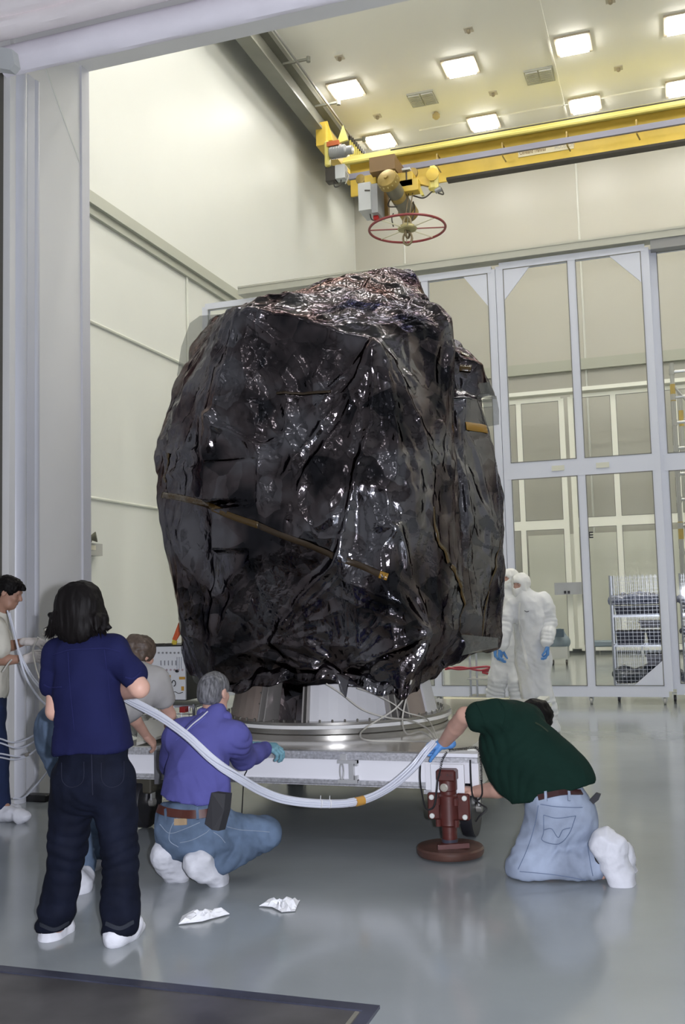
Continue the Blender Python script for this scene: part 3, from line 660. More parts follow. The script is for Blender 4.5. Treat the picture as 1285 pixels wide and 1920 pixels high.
for px in (490, ):
    for z in (.2, .28, .36, .44): a = pa_(px); b.lathe(cyl(a, .845-z*.2, z), [(.008, 0), (.008, .012), (.003, .015)], 6, axis=(math.cos(a), math.sin(a), 0))
b.build('rivets', ringm, ad)['kind'] = 'stuff'
# ================================================================ trailer
TX0, TX1, TY0, TY1, TZ = -3.85, -1.215, 6.12, 9.6, .565
tl = thing('transport_trailer', 'low white flatbed transport trailer with metal rails carrying the wrapped payload', 'trailer', ((TX0+TX1)/2, (TY0+TY1)/2, 0))
tw = mat('trailer_white', (.78, .78, .82), .35); tm = mat('rail_steel', (.62, .62, .65), .35, metal=.6, noise=(60, .3), bump=(60, .3, .004)); td = mat('deck_plate', (.5, .47, .42), .1, metal=.15, noise=(1.2, .08))
MB().box((TX0+.03, TY0+.03, TZ-.03), (TX1-.03, TY1, TZ)).build('deck', td, tl)
MB().box((TX0, TY0-.01, TZ-.005), (TX1-.33, TY0+.05, TZ+.012)).box((TX0, TY0-.02, TZ-.035), (TX1-.33, TY0, TZ-.004)).build('top_rail', tm, tl)
MB().box((TX0, TY0-.005, TZ-.16), (TX1-.05, TY0+.02, TZ-.035)).build('side_panel', tw, tl)
MB().box((TX0, TY0-.03, TZ-.185), (TX1-.33, TY0+.03, TZ-.16)).box((TX0, TY0-.035, TZ-.195), (TX1-.33, TY0+.03, TZ-.187)).build('bottom_rail', tm, tl)
# corner bracket block at right
MB().box((TX1-.34, TY0-.04, TZ+.0), (TX1, TY0+.1, TZ+.022)).build('corner_cap', tw, tl)
MB().box((TX1-.34, TY0-.05, TZ-.03), (TX1, TY0+.02, TZ-.002)).build('corner_rail', tm, tl)
MB().box((TX1-.33, TY0-.03, TZ-.2), (TX1-.23, TY0, TZ-.035)).build('corner_panel', tw, tl)
MB().box((TX1-.05, TY0-.03, TZ-.2), (TX1, TY0+.05, TZ-.035)).build('corner_panel', tw, tl)
MB().box((TX1-.34, TY0-.045, TZ-.225), (TX1, TY0+.02, TZ-.2)).build('corner_flange', tm, tl)
# right side beam receding
sd = MB().box((TX1-.06, TY0+.1, TZ-.2), (TX1-.02, TY1, TZ-.03)).box((TX1-.09, TY0+.1, TZ-.0), (TX1+.0, TY1, TZ+.03)).box((TX1-.05, TY0+.1, TZ-.06), (TX1+.02, TY1, TZ-.03)); sd.build('side_beam', mat('beam_cream', (.68, .68, .62), .35), tl)
MB().box((TX0, TY0+.1, TZ-.2), (TX0+.04, TY1, TZ-.03)).box((TX0, TY1-.05, TZ-.2), (TX1, TY1, TZ-.03)).build('side_beam', tw, tl)
for y in (7.0, 8.0, 9.0): MB().box((TX0+.05, y, TZ-.16), (TX1-.06, y+.08, TZ-.03)).build('cross_member', mat('under_grey', (.25, .25, .26), .5), tl)
# latch in the middle of the front
lc = at(655, 1440, TY0-.03).x; b = MB()
b.box((lc-.075, TY0-.045, TZ-.055), (lc+.055, TY0, TZ-.035)).box((lc-.075, TY0-.045, TZ-.175), (lc+.055, TY0, TZ-.155)).box((lc+.0, TY0-.04, TZ-.155), (lc+.03, TY0, TZ-.055)).box((lc-.06, TY0-.03, TZ-.05), (lc-.02, TY0, TZ-.0))
b.box((lc+.04, TY0-.04, TZ-.07), (lc+.055, TY0, TZ-.035)).box((lc+.04, TY0-.04, TZ-.175), (lc+.055, TY0, TZ-.13)); b.tube([(lc-.03+.012*math.cos(a)-.02, TY0-.03, TZ-.105+.05*math.sin(a)) for a in [k*PI/6 for k in range(12)]]+[(lc-.038, TY0-.03, TZ-.105)], .006, 6)
b.build('latch', mat('latch_silver', (.6, .6, .6), .35, metal=.5), tl)
# hitch plate lying on the deck at left, tilted
b = MB().prism([at(256, 1398, 6.2), at(345, 1372, 6.6), at(325, 1335, 7.2), at(262, 1340, 7.2)], (0, 0, .02)); b.build('fender_plate', mat('fender_grey', (.5, .49, .45), .4), tl)
MB().bar(at(285, 1404, 6.08), at(345, 1385, 6.1), .02, .015).build('edge_strip', tm, tl)
MB().box((at(292, 1430, 6.08).x, 6.06, TZ-.22), (at(301, 1430, 6.08).x, 6.12, TZ+.0)).build('joint_strip', mat('joint_dark', (.12, .12, .13), .4), tl)
# wheels with dark housing
tyre = mat('black_tyre', (.015, .015, .02), .45); rim = mat('wheel_rim', (.3, .29, .27), .35, metal=.4); axm = mat('black_metal', (.03, .028, .025), .45)
def wheel(x, y, r, wd, hub=True):
    wq = MB().lathe((x-wd/2, y, r+.003), [(r*.8, 0), (r*.97, .0), (r, .012), (r, wd-.012), (r*.97, wd), (r*.8, wd)], 40, axis=(1, 0, 0)).build('tyre', tyre, tl, True)
    MB().lathe((x-wd/2, y, r), [(r*.8, .01), (r*.2, .02), (r*.2, wd-.02), (r*.8, wd-.006)], 32, axis=(1, 0, 0)).build('rim', rim, wq, True)
    MB().lathe((x, y, r), [(.028, -wd/2-.03), (.028, wd/2+.035)], 14, axis=(1, 0, 0)).build('axle', rim, wq, True)
    MB().bar((x+wd/2+.02, y, r), (x+wd/2+.01, y+.03, TZ-.2), .012, .05, up=(0, 1, 0)).bar((x-wd/2-.02, y, r), (x-wd/2-.01, y+.03, TZ-.2), .012, .05, up=(0, 1, 0)).build('wheel_fork', mat('fork_steel', (.5, .5, .5), .3, metal=.7), tl)
wheel(at(880, 1500, 6.45).x, 6.5, .185, .075); wheel(TX0+.24, 6.3, .175, .08); wheel(TX1-.18, 9.2, .175, .08); wheel(TX0+.24, 9.2, .175, .08)
xx = TX0+.24
MB().box((xx-.1, 6.2, .25), (xx+.1, 6.42, TZ-.2), c=.01).build('wheel_housing', mat('housing_olive', (.06, .055, .04), .45, bump=(20, .4, .01)), tl)
# ================================================================ stabiliser jacks
jr = mat('jack_red_oxide', (.085, .02, .016), .42, noise=(14, .2), bump=(40, .15, .004)); jb = mat('jack_base', (.085, .04, .03), .4, noise=(8, .4), bump=(20, .15, .004))
boltw = mat('bolt_white', (.7, .72, .68), .4)
JY = 6.0; jc = at(845, 1600, JY); JX = jc.x
def PX(px, py): return at(px, py, JY-.07)
jk = thing('stabiliser_jack', 'dark red screw jack with round base plate at the trailer corner', 'jack', (JX, JY, 0))
MB().lathe((JX, JY, 0), [(.17, .008), (.192, .012), (.2, .025), (.2, .05), (.192, .06), (.07, .075)], 56).build('base_plate', jb, jk, True)
zt = lambda py: at(845, py, JY).z
MB().lathe((JX, JY, .06), [(.052, 0), (.052, .02), (.045, .022), (.045, zt(1545)-.06)], 30).build('lower_tube', jr, jk, True)
MB().lathe((JX, JY, .07), [(.048, 0), (.048, .03)], 30).build('collar', mat('jack_collar', (.05, .05, .07), .35), jk, True)
MB().lathe((JX, JY, zt(1548)), [(.055, 0), (.062, .01), (.06, .03), (.06, zt(1488)-zt(1548)-.01), (.05, zt(1488)-zt(1548)), (.05, zt(1482)-zt(1548)), (.055, zt(1480)-zt(1548)), (.055, zt(1462)-zt(1548)), (.045, zt(1460)-zt(1548))], 30).build('screw_housing', jr, jk, True)
for pz in (1500, 1540):
    for sg in (-1, 1): MB().lathe((JX+sg*.055, JY-.05, zt(pz)), [(.016, -.02), (.016, .02)], 10).build('lug', jr, jk, True)
MB().box((JX-.06, JY-.06, zt(1463)), (JX+.06, JY+.05, zt(1441)), c=.01).build('gear_head', jr, jk)
MB().lathe((JX-.012, JY-.045, zt(1474)), [(.024, 0), (.024, .012), (.014, .016), (.014, .02)], 16, axis=(0, -1, 0)).build('crank_socket', mat('socket_grey', (.35, .33, .28), .4), jk, True)
for sg in (-1, 1): MB().box((JX+sg*.088-.04, JY-.01, zt(1537)), (JX+sg*.088+.04, JY+.02, zt(1487)), c=.008).build('mount_flange', jr, jk)
for sg in (-1, 1):
    for z in (zt(1495), zt(1530)): MB().lathe((JX+sg*.1, JY-.012, z), [(.0155, 0), (.0155, .01), (.01, .014)], 14, axis=(0, -1, 0)).build('bolt', boltw, jk, True)
for dx in (-.03, .012, .035): MB().lathe((JX+dx, JY-.061, zt(1450)), [(.006, 0), (.006, .004)], 8, axis=(0, -1, 0)).build('screw', mat('screw_dark', (.06, .03, .03), .3), jk)
MB().box((JX-.108, JY+.02, TZ-.3), (JX+.095, JY+.04, TZ-.035)).build('back_plate', tw, jk)
MB().bar((JX-.045, JY-.13, .078), (JX+.13, JY-.07, .085), .028, .028).build('foot_lever', jr, jk)
MB().bar((JX-.0455, JY-.1302, .078), (JX-.044, JY-.1297, .078), .02, .02).build('lever_socket', mat('hole_black', (.005, .005, .005), .6), jk)
# ================================================================ people
from mathutils.bvhtree import BVHTree
skin = mat('skin_light', (.52, .31, .24), .5, spec=.35, noise=(9, .12)); skint = mat('skin_tan', (.36, .2, .14), .5, spec=.35, noise=(9, .12))
def cloth(name, col, rough=.85, n=(6, .12), b=(220, .25, .002), **k): return mat(name, col, rough, noise=n, bump=b, spec=.12, **k)
eyew = mat('eye_white', (.7, .68, .65), .3); eyed = mat('eye_dark', (.02, .012, .01), .25)
def unit(v): v = np.array(v, float); return v/np.linalg.norm(v)
def frame(fwd, up):
    f = unit(fwd); r = unit(np.cross(f, up)); u = np.cross(r, f); return r, f, u
def head_prims(S_, c, fwd, up, s=1., nose=True):
    r, f, u = frame(fwd, up); c = np.array(c, float); M = np.stack([r, f, u], 1)
    def L(x, y, z): return c+(r*x+f*y+u*z)*s
    E_ = lambda p, q, k=.012, sub=False: S_.ell(L(*p), np.array(q)*s, M, k=k*s, sub=sub)
    E_((0, -.012, .035), (.074, .094, .082), .02); E_((0, .022, -.03), (.06, .072, .078), .03); S_.cone(L(0, .06, -.085), L(0, .068, -.082), .024*s, .022*s, k=.02)
    S_.cone(L(-.03, .045, -.078), L(.03, .045, -.078), .028*s, .028*s, k=.02)
    if nose:
        S_.cone(L(0, .088, .018), L(0, .108, -.016), .008*s, .012*s, k=.01); S_.cone(L(-.011, .094, -.021), L(.011, .094, -.021), .008*s, .008*s, k=.006)
        S_.cone(L(-.034, .078, .032), L(.034, .078, .032), .012*s, .012*s, k=.015)
        for g in (-1, 1): E_((g*.032, .095, .008), (.016, .014, .010), .008, True)
        E_((0, .089, -.047), (.024, .009, .005), .003); E_((0, .088, -.058), (.02, .01, .006), .003); E_((0, .098, -.0525), (.022, .006, .0015), .003, True)
        for g in (-1, 1): E_((g*.036, .066, -.018), (.022, .02, .02), .02)
    for g in (-1, 1): E_((g*.078, -.008, .0), (.009, .02, .032), .006); E_((g*.086, -.004, .002), (.006, .01, .018), .004, True)
    return L, M
def hand_mesh(name, wrist, fdir, palm, m, parent, side=1, curl=.5, s=1., h=.0036, spread=.12, grip=None, lab=None, thumb=.5):
    """palm faces along -palm; side=+1 puts the thumb along +r"""
    f = unit(fdir); pn = np.array(palm, float); pn = unit(pn-f*(pn@f)); r = np.cross(f, pn)*side; w_ = np.array(wrist, float)
    S_ = Sdf(.006*s); L = lambda x, y, z: w_+(r*x+f*y+pn*z)*s
    S_.cone(L(0, -.035, 0), L(0, .0, 0), .031*s, .027*s, flat=(pn, .78), k=.01)
    for x, y1, rr in ((.026, .078, .014), (.009, .085, .0145), (-.009, .082, .014), (-.026, .073, .013)): S_.cone(L(x*.6, .0, 0), L(x, y1, .002), .019*s, rr*s, k=.012)
    for i, (x, y0, ln) in enumerate(((.028, .08, .068), (.0095, .087, .078), (-.0095, .084, .073), (-.027, .074, .057))):
        p = L(x, y0, .001); a = curl*(.75+.08*i); sx = x*spread*6
        for j, (q, rr) in enumerate(((.46, .0098), (.30, .009), (.24, .0082))):
            d = r*sx*.4+f*math.cos(a)-pn*math.sin(a); d = unit(d); e = p+d*ln*q*s; S_.cone(p, e, rr*s, rr*.92*s, k=.003); p = e; a += curl*(1.15 if j == 0 else .7)
    p = L(.024, .018, -.004); d1_ = unit(r*.75+f*.75-pn*(.15+thumb*.5)); e = p+d1_*.042*s; S_.cone(p, e, .015*s, .0115*s, k=.008)
    d2_ = unit(r*(.35-thumb*.3)+f*.9-pn*(.2+thumb*.8)); e2 = e+d2_*.03*s; S_.cone(e, e2, .0108*s, .0098*s, k=.003); d3 = unit(f*.9-pn*(.3+thumb)); S_.cone(e2, e2+d3*.022*s, .0098*s, .0085*s, k=.003)
    V, F = S_.mesh(h); N = vnormals(V, F); V = V+N*(vnoise(V, 60, 3)*.0012)[:, None]
    o = npmesh(name, V, F, m, parent)
    if lab: o['label'] = lab
    return o
def fabric(V, F, a=.006, sc=7, seed=0, st=(1, 1, .45), a2=.0025, joints=()):
    """cloth wrinkles: long soft folds, small creases, bunching round the joints given as (point, radius, amplitude, axis)"""
    N = vnormals(V, F); W = V+np.stack([vnoise(V, 4, seed+1), vnoise(V, 4, seed+2), vnoise(V, 4, seed+3)], 1)*.05
    a *= 1.35; a2 *= 1.3; d = a*(1-2*np.abs(vnoise(W*st, sc, seed)))+a2*(1-2*np.abs(vnoise(W*st, sc*2.7, seed+5)))
    c1_ = a*1.3*crumple(W*st*[1, 1, 1.3], sc*.95, seed+3, 1.6)+a2*.9*crumple(W, sc*2.4, seed+9, 1.5); d += c1_-c1_.mean()+.001
    for p, r, amp, axis in joints:
        q = V-np.array(p, float); wt = np.exp(-(q*q).sum(1)/(r*r)); t = W@unit(axis)
        d += 1.5*amp*wt*(np.abs(np.sin(t*48+4*vnoise(V, 5, seed+8)))-.5)
    return relax(V+N*d[:, None], F, 1, .35)
HAIR = {}
def strands(V, F, c, a=.005, sc=60, seed=0, st=(1, 1, .12)):
    N = vnormals(V, F); W = V+np.stack([vnoise(V, 9, seed+1), vnoise(V, 9, seed+2), 0*V[:, 0]], 1)*.02
    d = a*vnoise(W*st, sc, seed)+a*.6*vnoise(W*st, sc*2.1, seed+4)+a*1.2*vnoise(W, 14, seed+6)
    return V+N*d[:, None]
def shoe_cover(name, heel, toe, up, m, parent, w_=.052, seed=0, h=.007, cuff=None, lab=None):
    heel = np.array(heel, float); toe = np.array(toe, float); u = unit(up); S_ = Sdf(.03)
    ax_ = unit(toe-heel); sd_ = np.cross(ax_, u)
    S_.cone(heel, toe, w_, w_*.95, flat=(u, .72)); S_.cone(heel+u*.02, heel+u*.05+ax_*.02, w_*.95, w_*.9); S_.cone(heel+ax_*.06+u*.03, toe-ax_*.03, w_*.85, w_*.75)
    if cuff is not None: S_.cone(heel+u*.03+ax_*.02, np.array(cuff, float), w_*.95, w_*.85)
    V, F = S_.mesh(h); V = relax(fabric(V, F, .006, 12, seed, (1, .5, 1), .002), F, 1); o = npmesh(name, V, F, m, parent)
    if lab: o['label'] = lab
    return o
SURF = {}
def surf(o):
    b_ = _surf(o); SURF[id(b_)] = o; return b_
def _surf(o):
    me = o.data; M = o.matrix_world if o.parent is None else Matrix.Identity(4)
    return BVHTree.FromPolygons([v.co.copy() for v in me.vertices], [tuple(p.vertices) for p in me.polygons])
def on(bv, px, py, off=.004, org=None):
    h_ = bv.ray_cast(Vector(EYE), Vector(ray(px, py)).normalized())
    return h_[0]+h_[1]*off if h_[0] is not None else None
def seam(bv, path, r, name, m, parent, off=.002, n=6, lab=None, flat=None):
    q = [on(bv, *p, off) for p in smoothpath([(a, b, 0) for a, b in path], n) for p in [(p.x, p.y)]] if False else []
    pts = smoothpath([(a, b, 0) for a, b in path], n); q = [on(bv, p.x, p.y, off) for p in pts]; q = [p for p in q if p is not None]
    if len(q) < 2: return None
    if flat:
        vs = []; fs = []
        for i, p in enumerate(q):
            t = (q[min(i+1, len(q)-1)]-q[max(i-1, 0)]).normalized(); nn = bv.find_nearest(p)[1]; s_ = t.cross(nn).normalized()
            vs += [p-s_*flat/2-nn*.004, p-s_*flat/2+nn*r, p+s_*flat/2+nn*r, p+s_*flat/2-nn*.004]
        for i in range(len(q)-1):
            for k in range(4): a = i*4+k; b = i*4+(k+1) % 4; fs.append((a, b, b+4, a+4))
        fs += [(0, 1, 2, 3), tuple(len(q)*4-4+k for k in range(4))[::-1]]; b = MB().add(vs, fs)
    else: b = MB().tube(q, r, 6)
    if not name.startswith(('belt', 'lanyard')) or name == 'belt_loop': parent = SURF.get(id(bv), parent)
    o = b.build(name, m, parent, True)
    if lab: o['label'] = lab
    return o
def chk(n, J):
    if not globals().get('VERB'): return
    d = lambda a, b: round(float(np.linalg.norm(np.array(J[a])-np.array(J[b]))), 2)
    print('LIMB', n, {a+b: d(a, b) for a, b in (('shL', 'elL'), ('elL', 'wrL'), ('shR', 'elR'), ('elR', 'wrR'), ('shL', 'shR'), ('hipL', 'knL'), ('knL', 'anL'), ('hipR', 'knR'), ('knR', 'anR'), ('pel', 'chest'), ('chest', 'head')) if a in J and b in J}, 'head z', round(float(J['head'][2]), 2))
def body(name, J, hf, hu, m, root, front, hscale=1., h=.009, s=1., nose=True, girth=1., armg=1.):
    """one continuous skin surface over the joints"""
    A = {k: np.array(v, float) for k, v in J.items()}; S_ = Sdf(.035); fr = np.array(front, float)
    S_.cone(A['pel'], A['chest'], .12*s*girth, .135*s*girth, flat=(fr, .72)); S_.cone(A['shL'], A['shR'], .055*s, .055*s); S_.cone(A['hipL'], A['hipR'], .075*s, .075*s)
    nb = (A['shL']+A['shR'])/2; S_.cone(nb, A['head']-np.array(hu)*.05, .056*s, .052*s, k=.03)
    for q in 'LR':
        ar = s*armg; S_.cone(A['sh'+q], A['el'+q], .05*ar, .04*ar); S_.cone(A['el'+q], A['el'+q]*.6+A['wr'+q]*.4, .041*ar, .04*ar, k=.01); S_.cone(A['el'+q]*.6+A['wr'+q]*.4, A['wr'+q], .04*ar, .028*ar, k=.01)
        S_.cone(A['hip'+q], A['kn'+q], .065*s, .045*s); S_.cone(A['kn'+q], A['an'+q], .046*s, .032*s); S_.cone(A['kn'+q]*.7+A['an'+q]*.3, A['kn'+q]*.6+A['an'+q]*.4, .047*s, .044*s)
        if 'toe'+q in A: S_.cone(A['an'+q], A['an'+q]*.5+A['toe'+q]*.5, .03*s, .025*s)
    L, M = head_prims(S_, A['head'], hf, hu, hscale, nose)
    V, F = S_.mesh(h); V = relax(V, F, 1, .3); o = npmesh(name, V, F, m, root)
    return L, M, A
def eyes(L, f, root, s=1., closed=False):
    for g in (-1, 1):
        c = Vector(L(g*.031, .0745, .009)); ey = MB().lathe(c-Vector(f)*.010*s, [(.003*s, -.0), (.0095*s, .004*s), (.0105*s, .009*s), (.008*s, .014*s), (.003*s, .0165*s)], 12, axis=f).build('eye', eyew, root, True)
        MB().lathe(c+Vector(f)*.0055*s, [(.005*s, 0), (.0045*s, .0015*s), (.002*s, .002*s)], 10, axis=f).build('iris', eyed, ey, True)
        MB().tube([Vector(L(g*.014, .088, .027)), Vector(L(g*.031, .085, .033)), Vector(L(g*.046, .073, .029))], [.0028*s, .0036*s, .002*s], 6).build('eyebrow', eyed, root, True)
tee = {}
# ---------------------------------------------------------------- woman in the navy blouse
cover = mat('shoe_cover_white', (.62, .63, .68), .8, bump=(90, .4, .003), noise=(12, .1))
denim = cloth('dark_denim', (.006, .008, .018), .8, (9, .35)); navy = cloth('navy_cotton', (.010, .012, .052), .85, (5, .12))
Y0 = 4.15
w1 = thing('person', 'standing person seen from behind, dark bob hair, navy short-sleeved blouse, dark jeans, arms folded', 'person', (-2.7, Y0, 0))
P = lambda x, y, dy=0: np.array(at(x, y, Y0+dy))
J = dict(pel=P(172, 1420), chest=P(160, 1270), head=P(150, 1143, .02), shL=P(112, 1222), shR=P(214, 1216), elL=P(104, 1333, -.03), elR=P(262, 1290, -.02), wrL=P(165, 1318, .24), wrR=P(185, 1300, .26),
         hipL=P(138, 1452), hipR=P(210, 1452), knL=P(124, 1590, .02), knR=P(222, 1590, .02), anL=P(106, 1735, -.02), anR=P(226, 1732, -.02), toeL=P(118, 1752, .1), toeR=P(240, 1745, .12))
chk('woman', J)
fr1 = unit(J['head']*[1, 1, 0]); fdir = unit([.02, 1, 0]); L, M, A = body('body', J, fdir, (0, 0, 1), skin, w1, fdir, .98, .01, .93, armg=1.22)
S_ = Sdf(.03); a = A
S_.cone(P(172, 1375), P(166, 1300), .165, .155, flat=(fdir, .78)); S_.cone(P(166, 1300), P(162, 1245), .155, .15, flat=(fdir, .78)); S_.cone(P(176, 1425), P(173, 1375), .205, .175, flat=(fdir, .82), k=.05)
S_.cone(P(116, 1228), P(212, 1222), .074, .074, k=.05); S_.cone(P(158, 1215), P(154, 1196), .075, .058, k=.03)
S_.cone(P(110, 1228), P(103, 1282, -.01), .068, .064); S_.cone(P(216, 1222), P(248, 1266, -.01), .068, .062)
S_.cut(P(174, 1414, -.15), (.06, .0, -1)); S_.cut(P(100, 1291), (-.12, 0, -1.)) if False else None
def plane_cut(S_, p, n, near, r):
    """trim only round one limb: subtract a fat ball-ended block beyond the hem"""
    n = unit(n); S_.cone(np.array(p)+n*(r+.0), np.array(p)+n*(r+.06), r, r, k=.004, sub=True)
plane_cut(S_, P(103, 1298), a['elL']-a['shL'], 0, .1); plane_cut(S_, P(256, 1279), a['elR']-a['shR'], 0, .09)
V, F = S_.mesh(.008); V = fabric(V, F, .006, 6, 3, (1, 1, .4), .002, [(P(172, 1370), .12, .008, (.2, 0, 1)), (P(112, 1250), .07, .006, (.5, 0, 1)), (P(222, 1245), .07, .006, (-.4, 0, 1))])
sh = npmesh('blouse', V, F, navy, w1); bv = surf(sh)
nv2 = cloth('navy_seam', (.016, .018, .075), .9)
seam(bv, [(100, 1228), (130, 1219), (165, 1217), (200, 1216), (225, 1222)], .0025, 'yoke_seam', nv2, w1)
for pth in ([(128, 1222), (132, 1290), (140, 1370)], [(196, 1218), (204, 1290), (210, 1380)]): seam(bv, pth, .0018, 'back_seam', nv2, w1)
seam(bv, [(83, 1284), (95, 1289), (116, 1288)], .004, 'sleeve_hem', nv2, w1); seam(bv, [(236, 1270), (250, 1272), (264, 1260)], .004, 'sleeve_hem', nv2, w1)
S_ = Sdf(.045)
S_.cone(P(177, 1412), P(174, 1450), .165, .178, flat=(fdir, .74)); S_.cone(P(150, 1470, -.02), P(198, 1470, -.02), .115, .115, k=.04)
S_.cone(P(140, 1460), P(124, 1590), .1, .08, k=.03); S_.cone(P(124, 1590), P(103, 1736), .08, .074, k=.02); S_.cone(P(212, 1460), P(223, 1590), .1, .078, k=.03); S_.cone(P(223, 1590), P(227, 1736), .078, .074, k=.02)
S_.cut(P(170, 1744), (0, .05, -1))
V, F = S_.mesh(.009); V = fabric(V, F, .007, 6, 13, (1, 1, .6), .003, [(P(130, 1600), .13, .009, (.1, 0, 1)), (P(222, 1600), .13, .009, (.1, 0, 1)), (P(172, 1500), .1, .01, (.5, 0, 1)), (P(104, 1715), .1, .012, (0, 0, 1)), (P(226, 1712), .1, .012, (0, 0, 1))])
tr_ = npmesh('jeans', V, F, denim, w1); bv2 = surf(tr_)
cuffm = cloth('denim_cuff', (.03, .034, .045), .85)
for (x0, x1, yy) in ((76, 128, 1738), (199, 250, 1736)): seam(bv2, [(x0, yy-5), ((x0+x1)/2, yy+4), (x1, yy-8)], .004, 'jeans_cuff', cuffm, w1, .001, 6, None, .018)
stm = cloth('denim_seam', (.018, .02, .035), .9)
seam(bv2, [(172, 1412), (173, 1450), (174, 1490)], .003, 'centre_seam', stm, w1)
for x0 in (116, 190): seam(bv2, [(x0, 1430), (x0+2, 1465), (x0+20, 1476), (x0+40, 1464), (x0+42, 1428)], .002, 'back_pocket', stm, w1)
shoe_cover('shoe_cover', P(96, 1762, -.02)+[0, 0, .0], P(124, 1748, .18), (0, 0, 1), cover, w1, .05, 3, cuff=P(120, 1740, .08)); shoe_cover('shoe_cover', P(216, 1760, -.03)+[0, 0, .0], P(252, 1742, .16), (0, 0, 1), cover, w1, .052, 8, cuff=P(248, 1735, .08))
hairb = mat('hair_black', (.004, .003, .003), .6, spec=.15, bump=(90, .5, .004), stretch=(1, 1, .15))
S_ = Sdf(.03); S_.ell(P(151, 1143, 0), (.108, .115, .14)); S_.cone(P(147, 1140, -.03), P(146, 1168, -.04), .12, .118, flat=(fdir, .75)); S_.ell(P(116, 1168, 0), (.05, .07, .06)); S_.ell(P(180, 1163, 0), (.055, .07, .06)); S_.cone(P(188, 1172, 0), P(209, 1177, -.02), .034, .01, k=.02); S_.cone(P(106, 1160), P(93, 1152, -.02), .03, .012, k=.02)
for k in range(22):
    x = 104+k*4.4; yb = 1186+6*math.sin(k*1.9)-(6 if k > 15 else 0)-(4 if k < 4 else 0); S_.cone(P(x, 1158, -.05+.02*math.sin(k)), P(x+4*math.sin(k*2.3), yb, -.06+.03*math.sin(k*1.3)), .02, .006, k=.012)
V, F = S_.mesh(.006); V = strands(V, F, None, .006, 38, 5); npmesh('hair', V, F, hairb, w1)
rng = random.Random(5); b = MB()
for k in range(420):
    an = rng.uniform(-PI, PI)*.62-PI/2; x = math.cos(an); yv = math.sin(an); c0 = P(151, 1120)+np.array([x*.05, yv*.05, .07*rng.random()]); c1 = P(150, 1150)+np.array([x*.112, yv*.10-.01, .03*rng.uniform(-1, 1)]); c2 = P(148, 1168)+np.array([x*.128, yv*.10-.02, .02*rng.uniform(-1, 1)]); c3 = P(149, 1186)+np.array([x*(.12+.05*rng.random()), yv*.08-.03, .03*rng.uniform(-1, 1)])
    b.tube(smoothpath([c0, c1, c2, c3], 4), [.003]*6+[.0028]*3+[.0022]*3+[.0008], 4, False)
o = b.build('hair_locks', hairb, w1, True); o['kind'] = 'stuff'
# ---------------------------------------------------------------- kneeling man in the violet shirt
jeansm = cloth('blue_jeans', (.12, .17, .255), .85, (5, .45)); jst = cloth('jeans_stitch', (.25, .3, .38), .9); violet = cloth('violet_shirt', (.1, .1, .32), .8, (4, .08))
leather = mat('belt_leather', (.07, .018, .012), .4); Y0 = 5.1
w2 = thing('person', 'grey-haired person crouching from behind in violet long-sleeved shirt, blue jeans and brown belt', 'person', (-2.4, 5.1, 0))
P = lambda x, y, dy=0: np.array(at(x, y, 5.1+dy))
J = dict(pel=P(362, 1545, .0), chest=P(372, 1400, .12), head=P(402, 1300, .22), shL=P(330, 1372, .16), shR=P(432, 1378, .18), elL=P(322, 1440, .4), elR=P(452, 1425, .5), wrL=P(345, 1405, .7), wrR=P(492, 1404, .78),
         hipL=P(330, 1560, .03), hipR=P(400, 1562, .03), knL=P(380, 1565, .5), knR=P(502, 1556, .28), anL=P(330, 1615, .06), anR=P(404, 1617, -.02), toeL=P(335, 1632, .16), toeR=P(425, 1650, .1))
chk('violet', J); fd = unit([.18, 1, -.1]); hu = unit([.05, .1, 1]); L, M, A = body('body', J, fd, hu, skin, w2, fd, 1.0, .009, 1.)
S_ = Sdf(.04)
S_.cone(P(366, 1500, .02), P(372, 1400, .12), .19, .175, flat=(fd, .72)); S_.cone(P(338, 1378, .15), P(428, 1382, .17), .085, .085, k=.05); S_.cone(P(392, 1360, .16), P(404, 1335, .2), .085, .06, k=.03)
S_.cone(P(360, 1515, .0), P(366, 1470, .04), .205, .2, flat=(fd, .7)); S_.cone(P(440, 1380, .18), P(455, 1420, .45), .085, .065); S_.cone(P(455, 1422, .45), P(497, 1406, .74), .064, .04, k=.02); S_.cone(P(328, 1385, .16), P(322, 1438, .38), .075, .06)
S_.cone(P(322, 1438, .38), P(345, 1405, .66), .055, .04)
S_.cut(P(362, 1510, -.15), (-.08, .0, -1))
V, F = S_.mesh(.008); V = fabric(V, F, .007, 5, 33, (1, 1, .6), .0025, [(P(448, 1400, .2), .1, .01, (1, 0, .6)), (P(380, 1490, .0), .13, .009, (.35, 0, 1)), (P(425, 1450, .1), .1, .007, (.8, 0, .6))])
sh = npmesh('shirt', V, F, violet, w2); bv = surf(sh); vs2 = cloth('violet_fold', (.12, .125, .38), .85)
S_ = Sdf(.02)
for t in np.linspace(-2.6, 2.6, 14): pass
S_.cone(P(380, 1338, .16), P(425, 1345, .2), .03, .03, k=.03); V, F = S_.mesh(.006); V = fabric(V, F, .002, 20, 2); npmesh('collar', V, F, violet, w2)
seam(bv, [(331, 1388), (350, 1372), (370, 1357), (386, 1344)], .003, 'shoulder_crease', vs2, w2)
st_w = mat('strap_white', (.7, .7, .72), .5); seam(bv, [(349, 1371), (362, 1358), (377, 1346), (390, 1334)], .002, 'lanyard', st_w, w2, .002, 6, 'thin white lanyard strap', .006)
seam(bv, [(343, 1370), (356, 1356), (370, 1344), (382, 1335)], .002, 'lanyard_shadow', mat('lanyard_shade', (.04, .04, .15), .6), w2, .002, 6, 'thin dark strip drawn as the shadow of the white lanyard', .008)  # strip in darkened shirt violet, painting the shadow beside the lanyard
S_ = Sdf(.05)
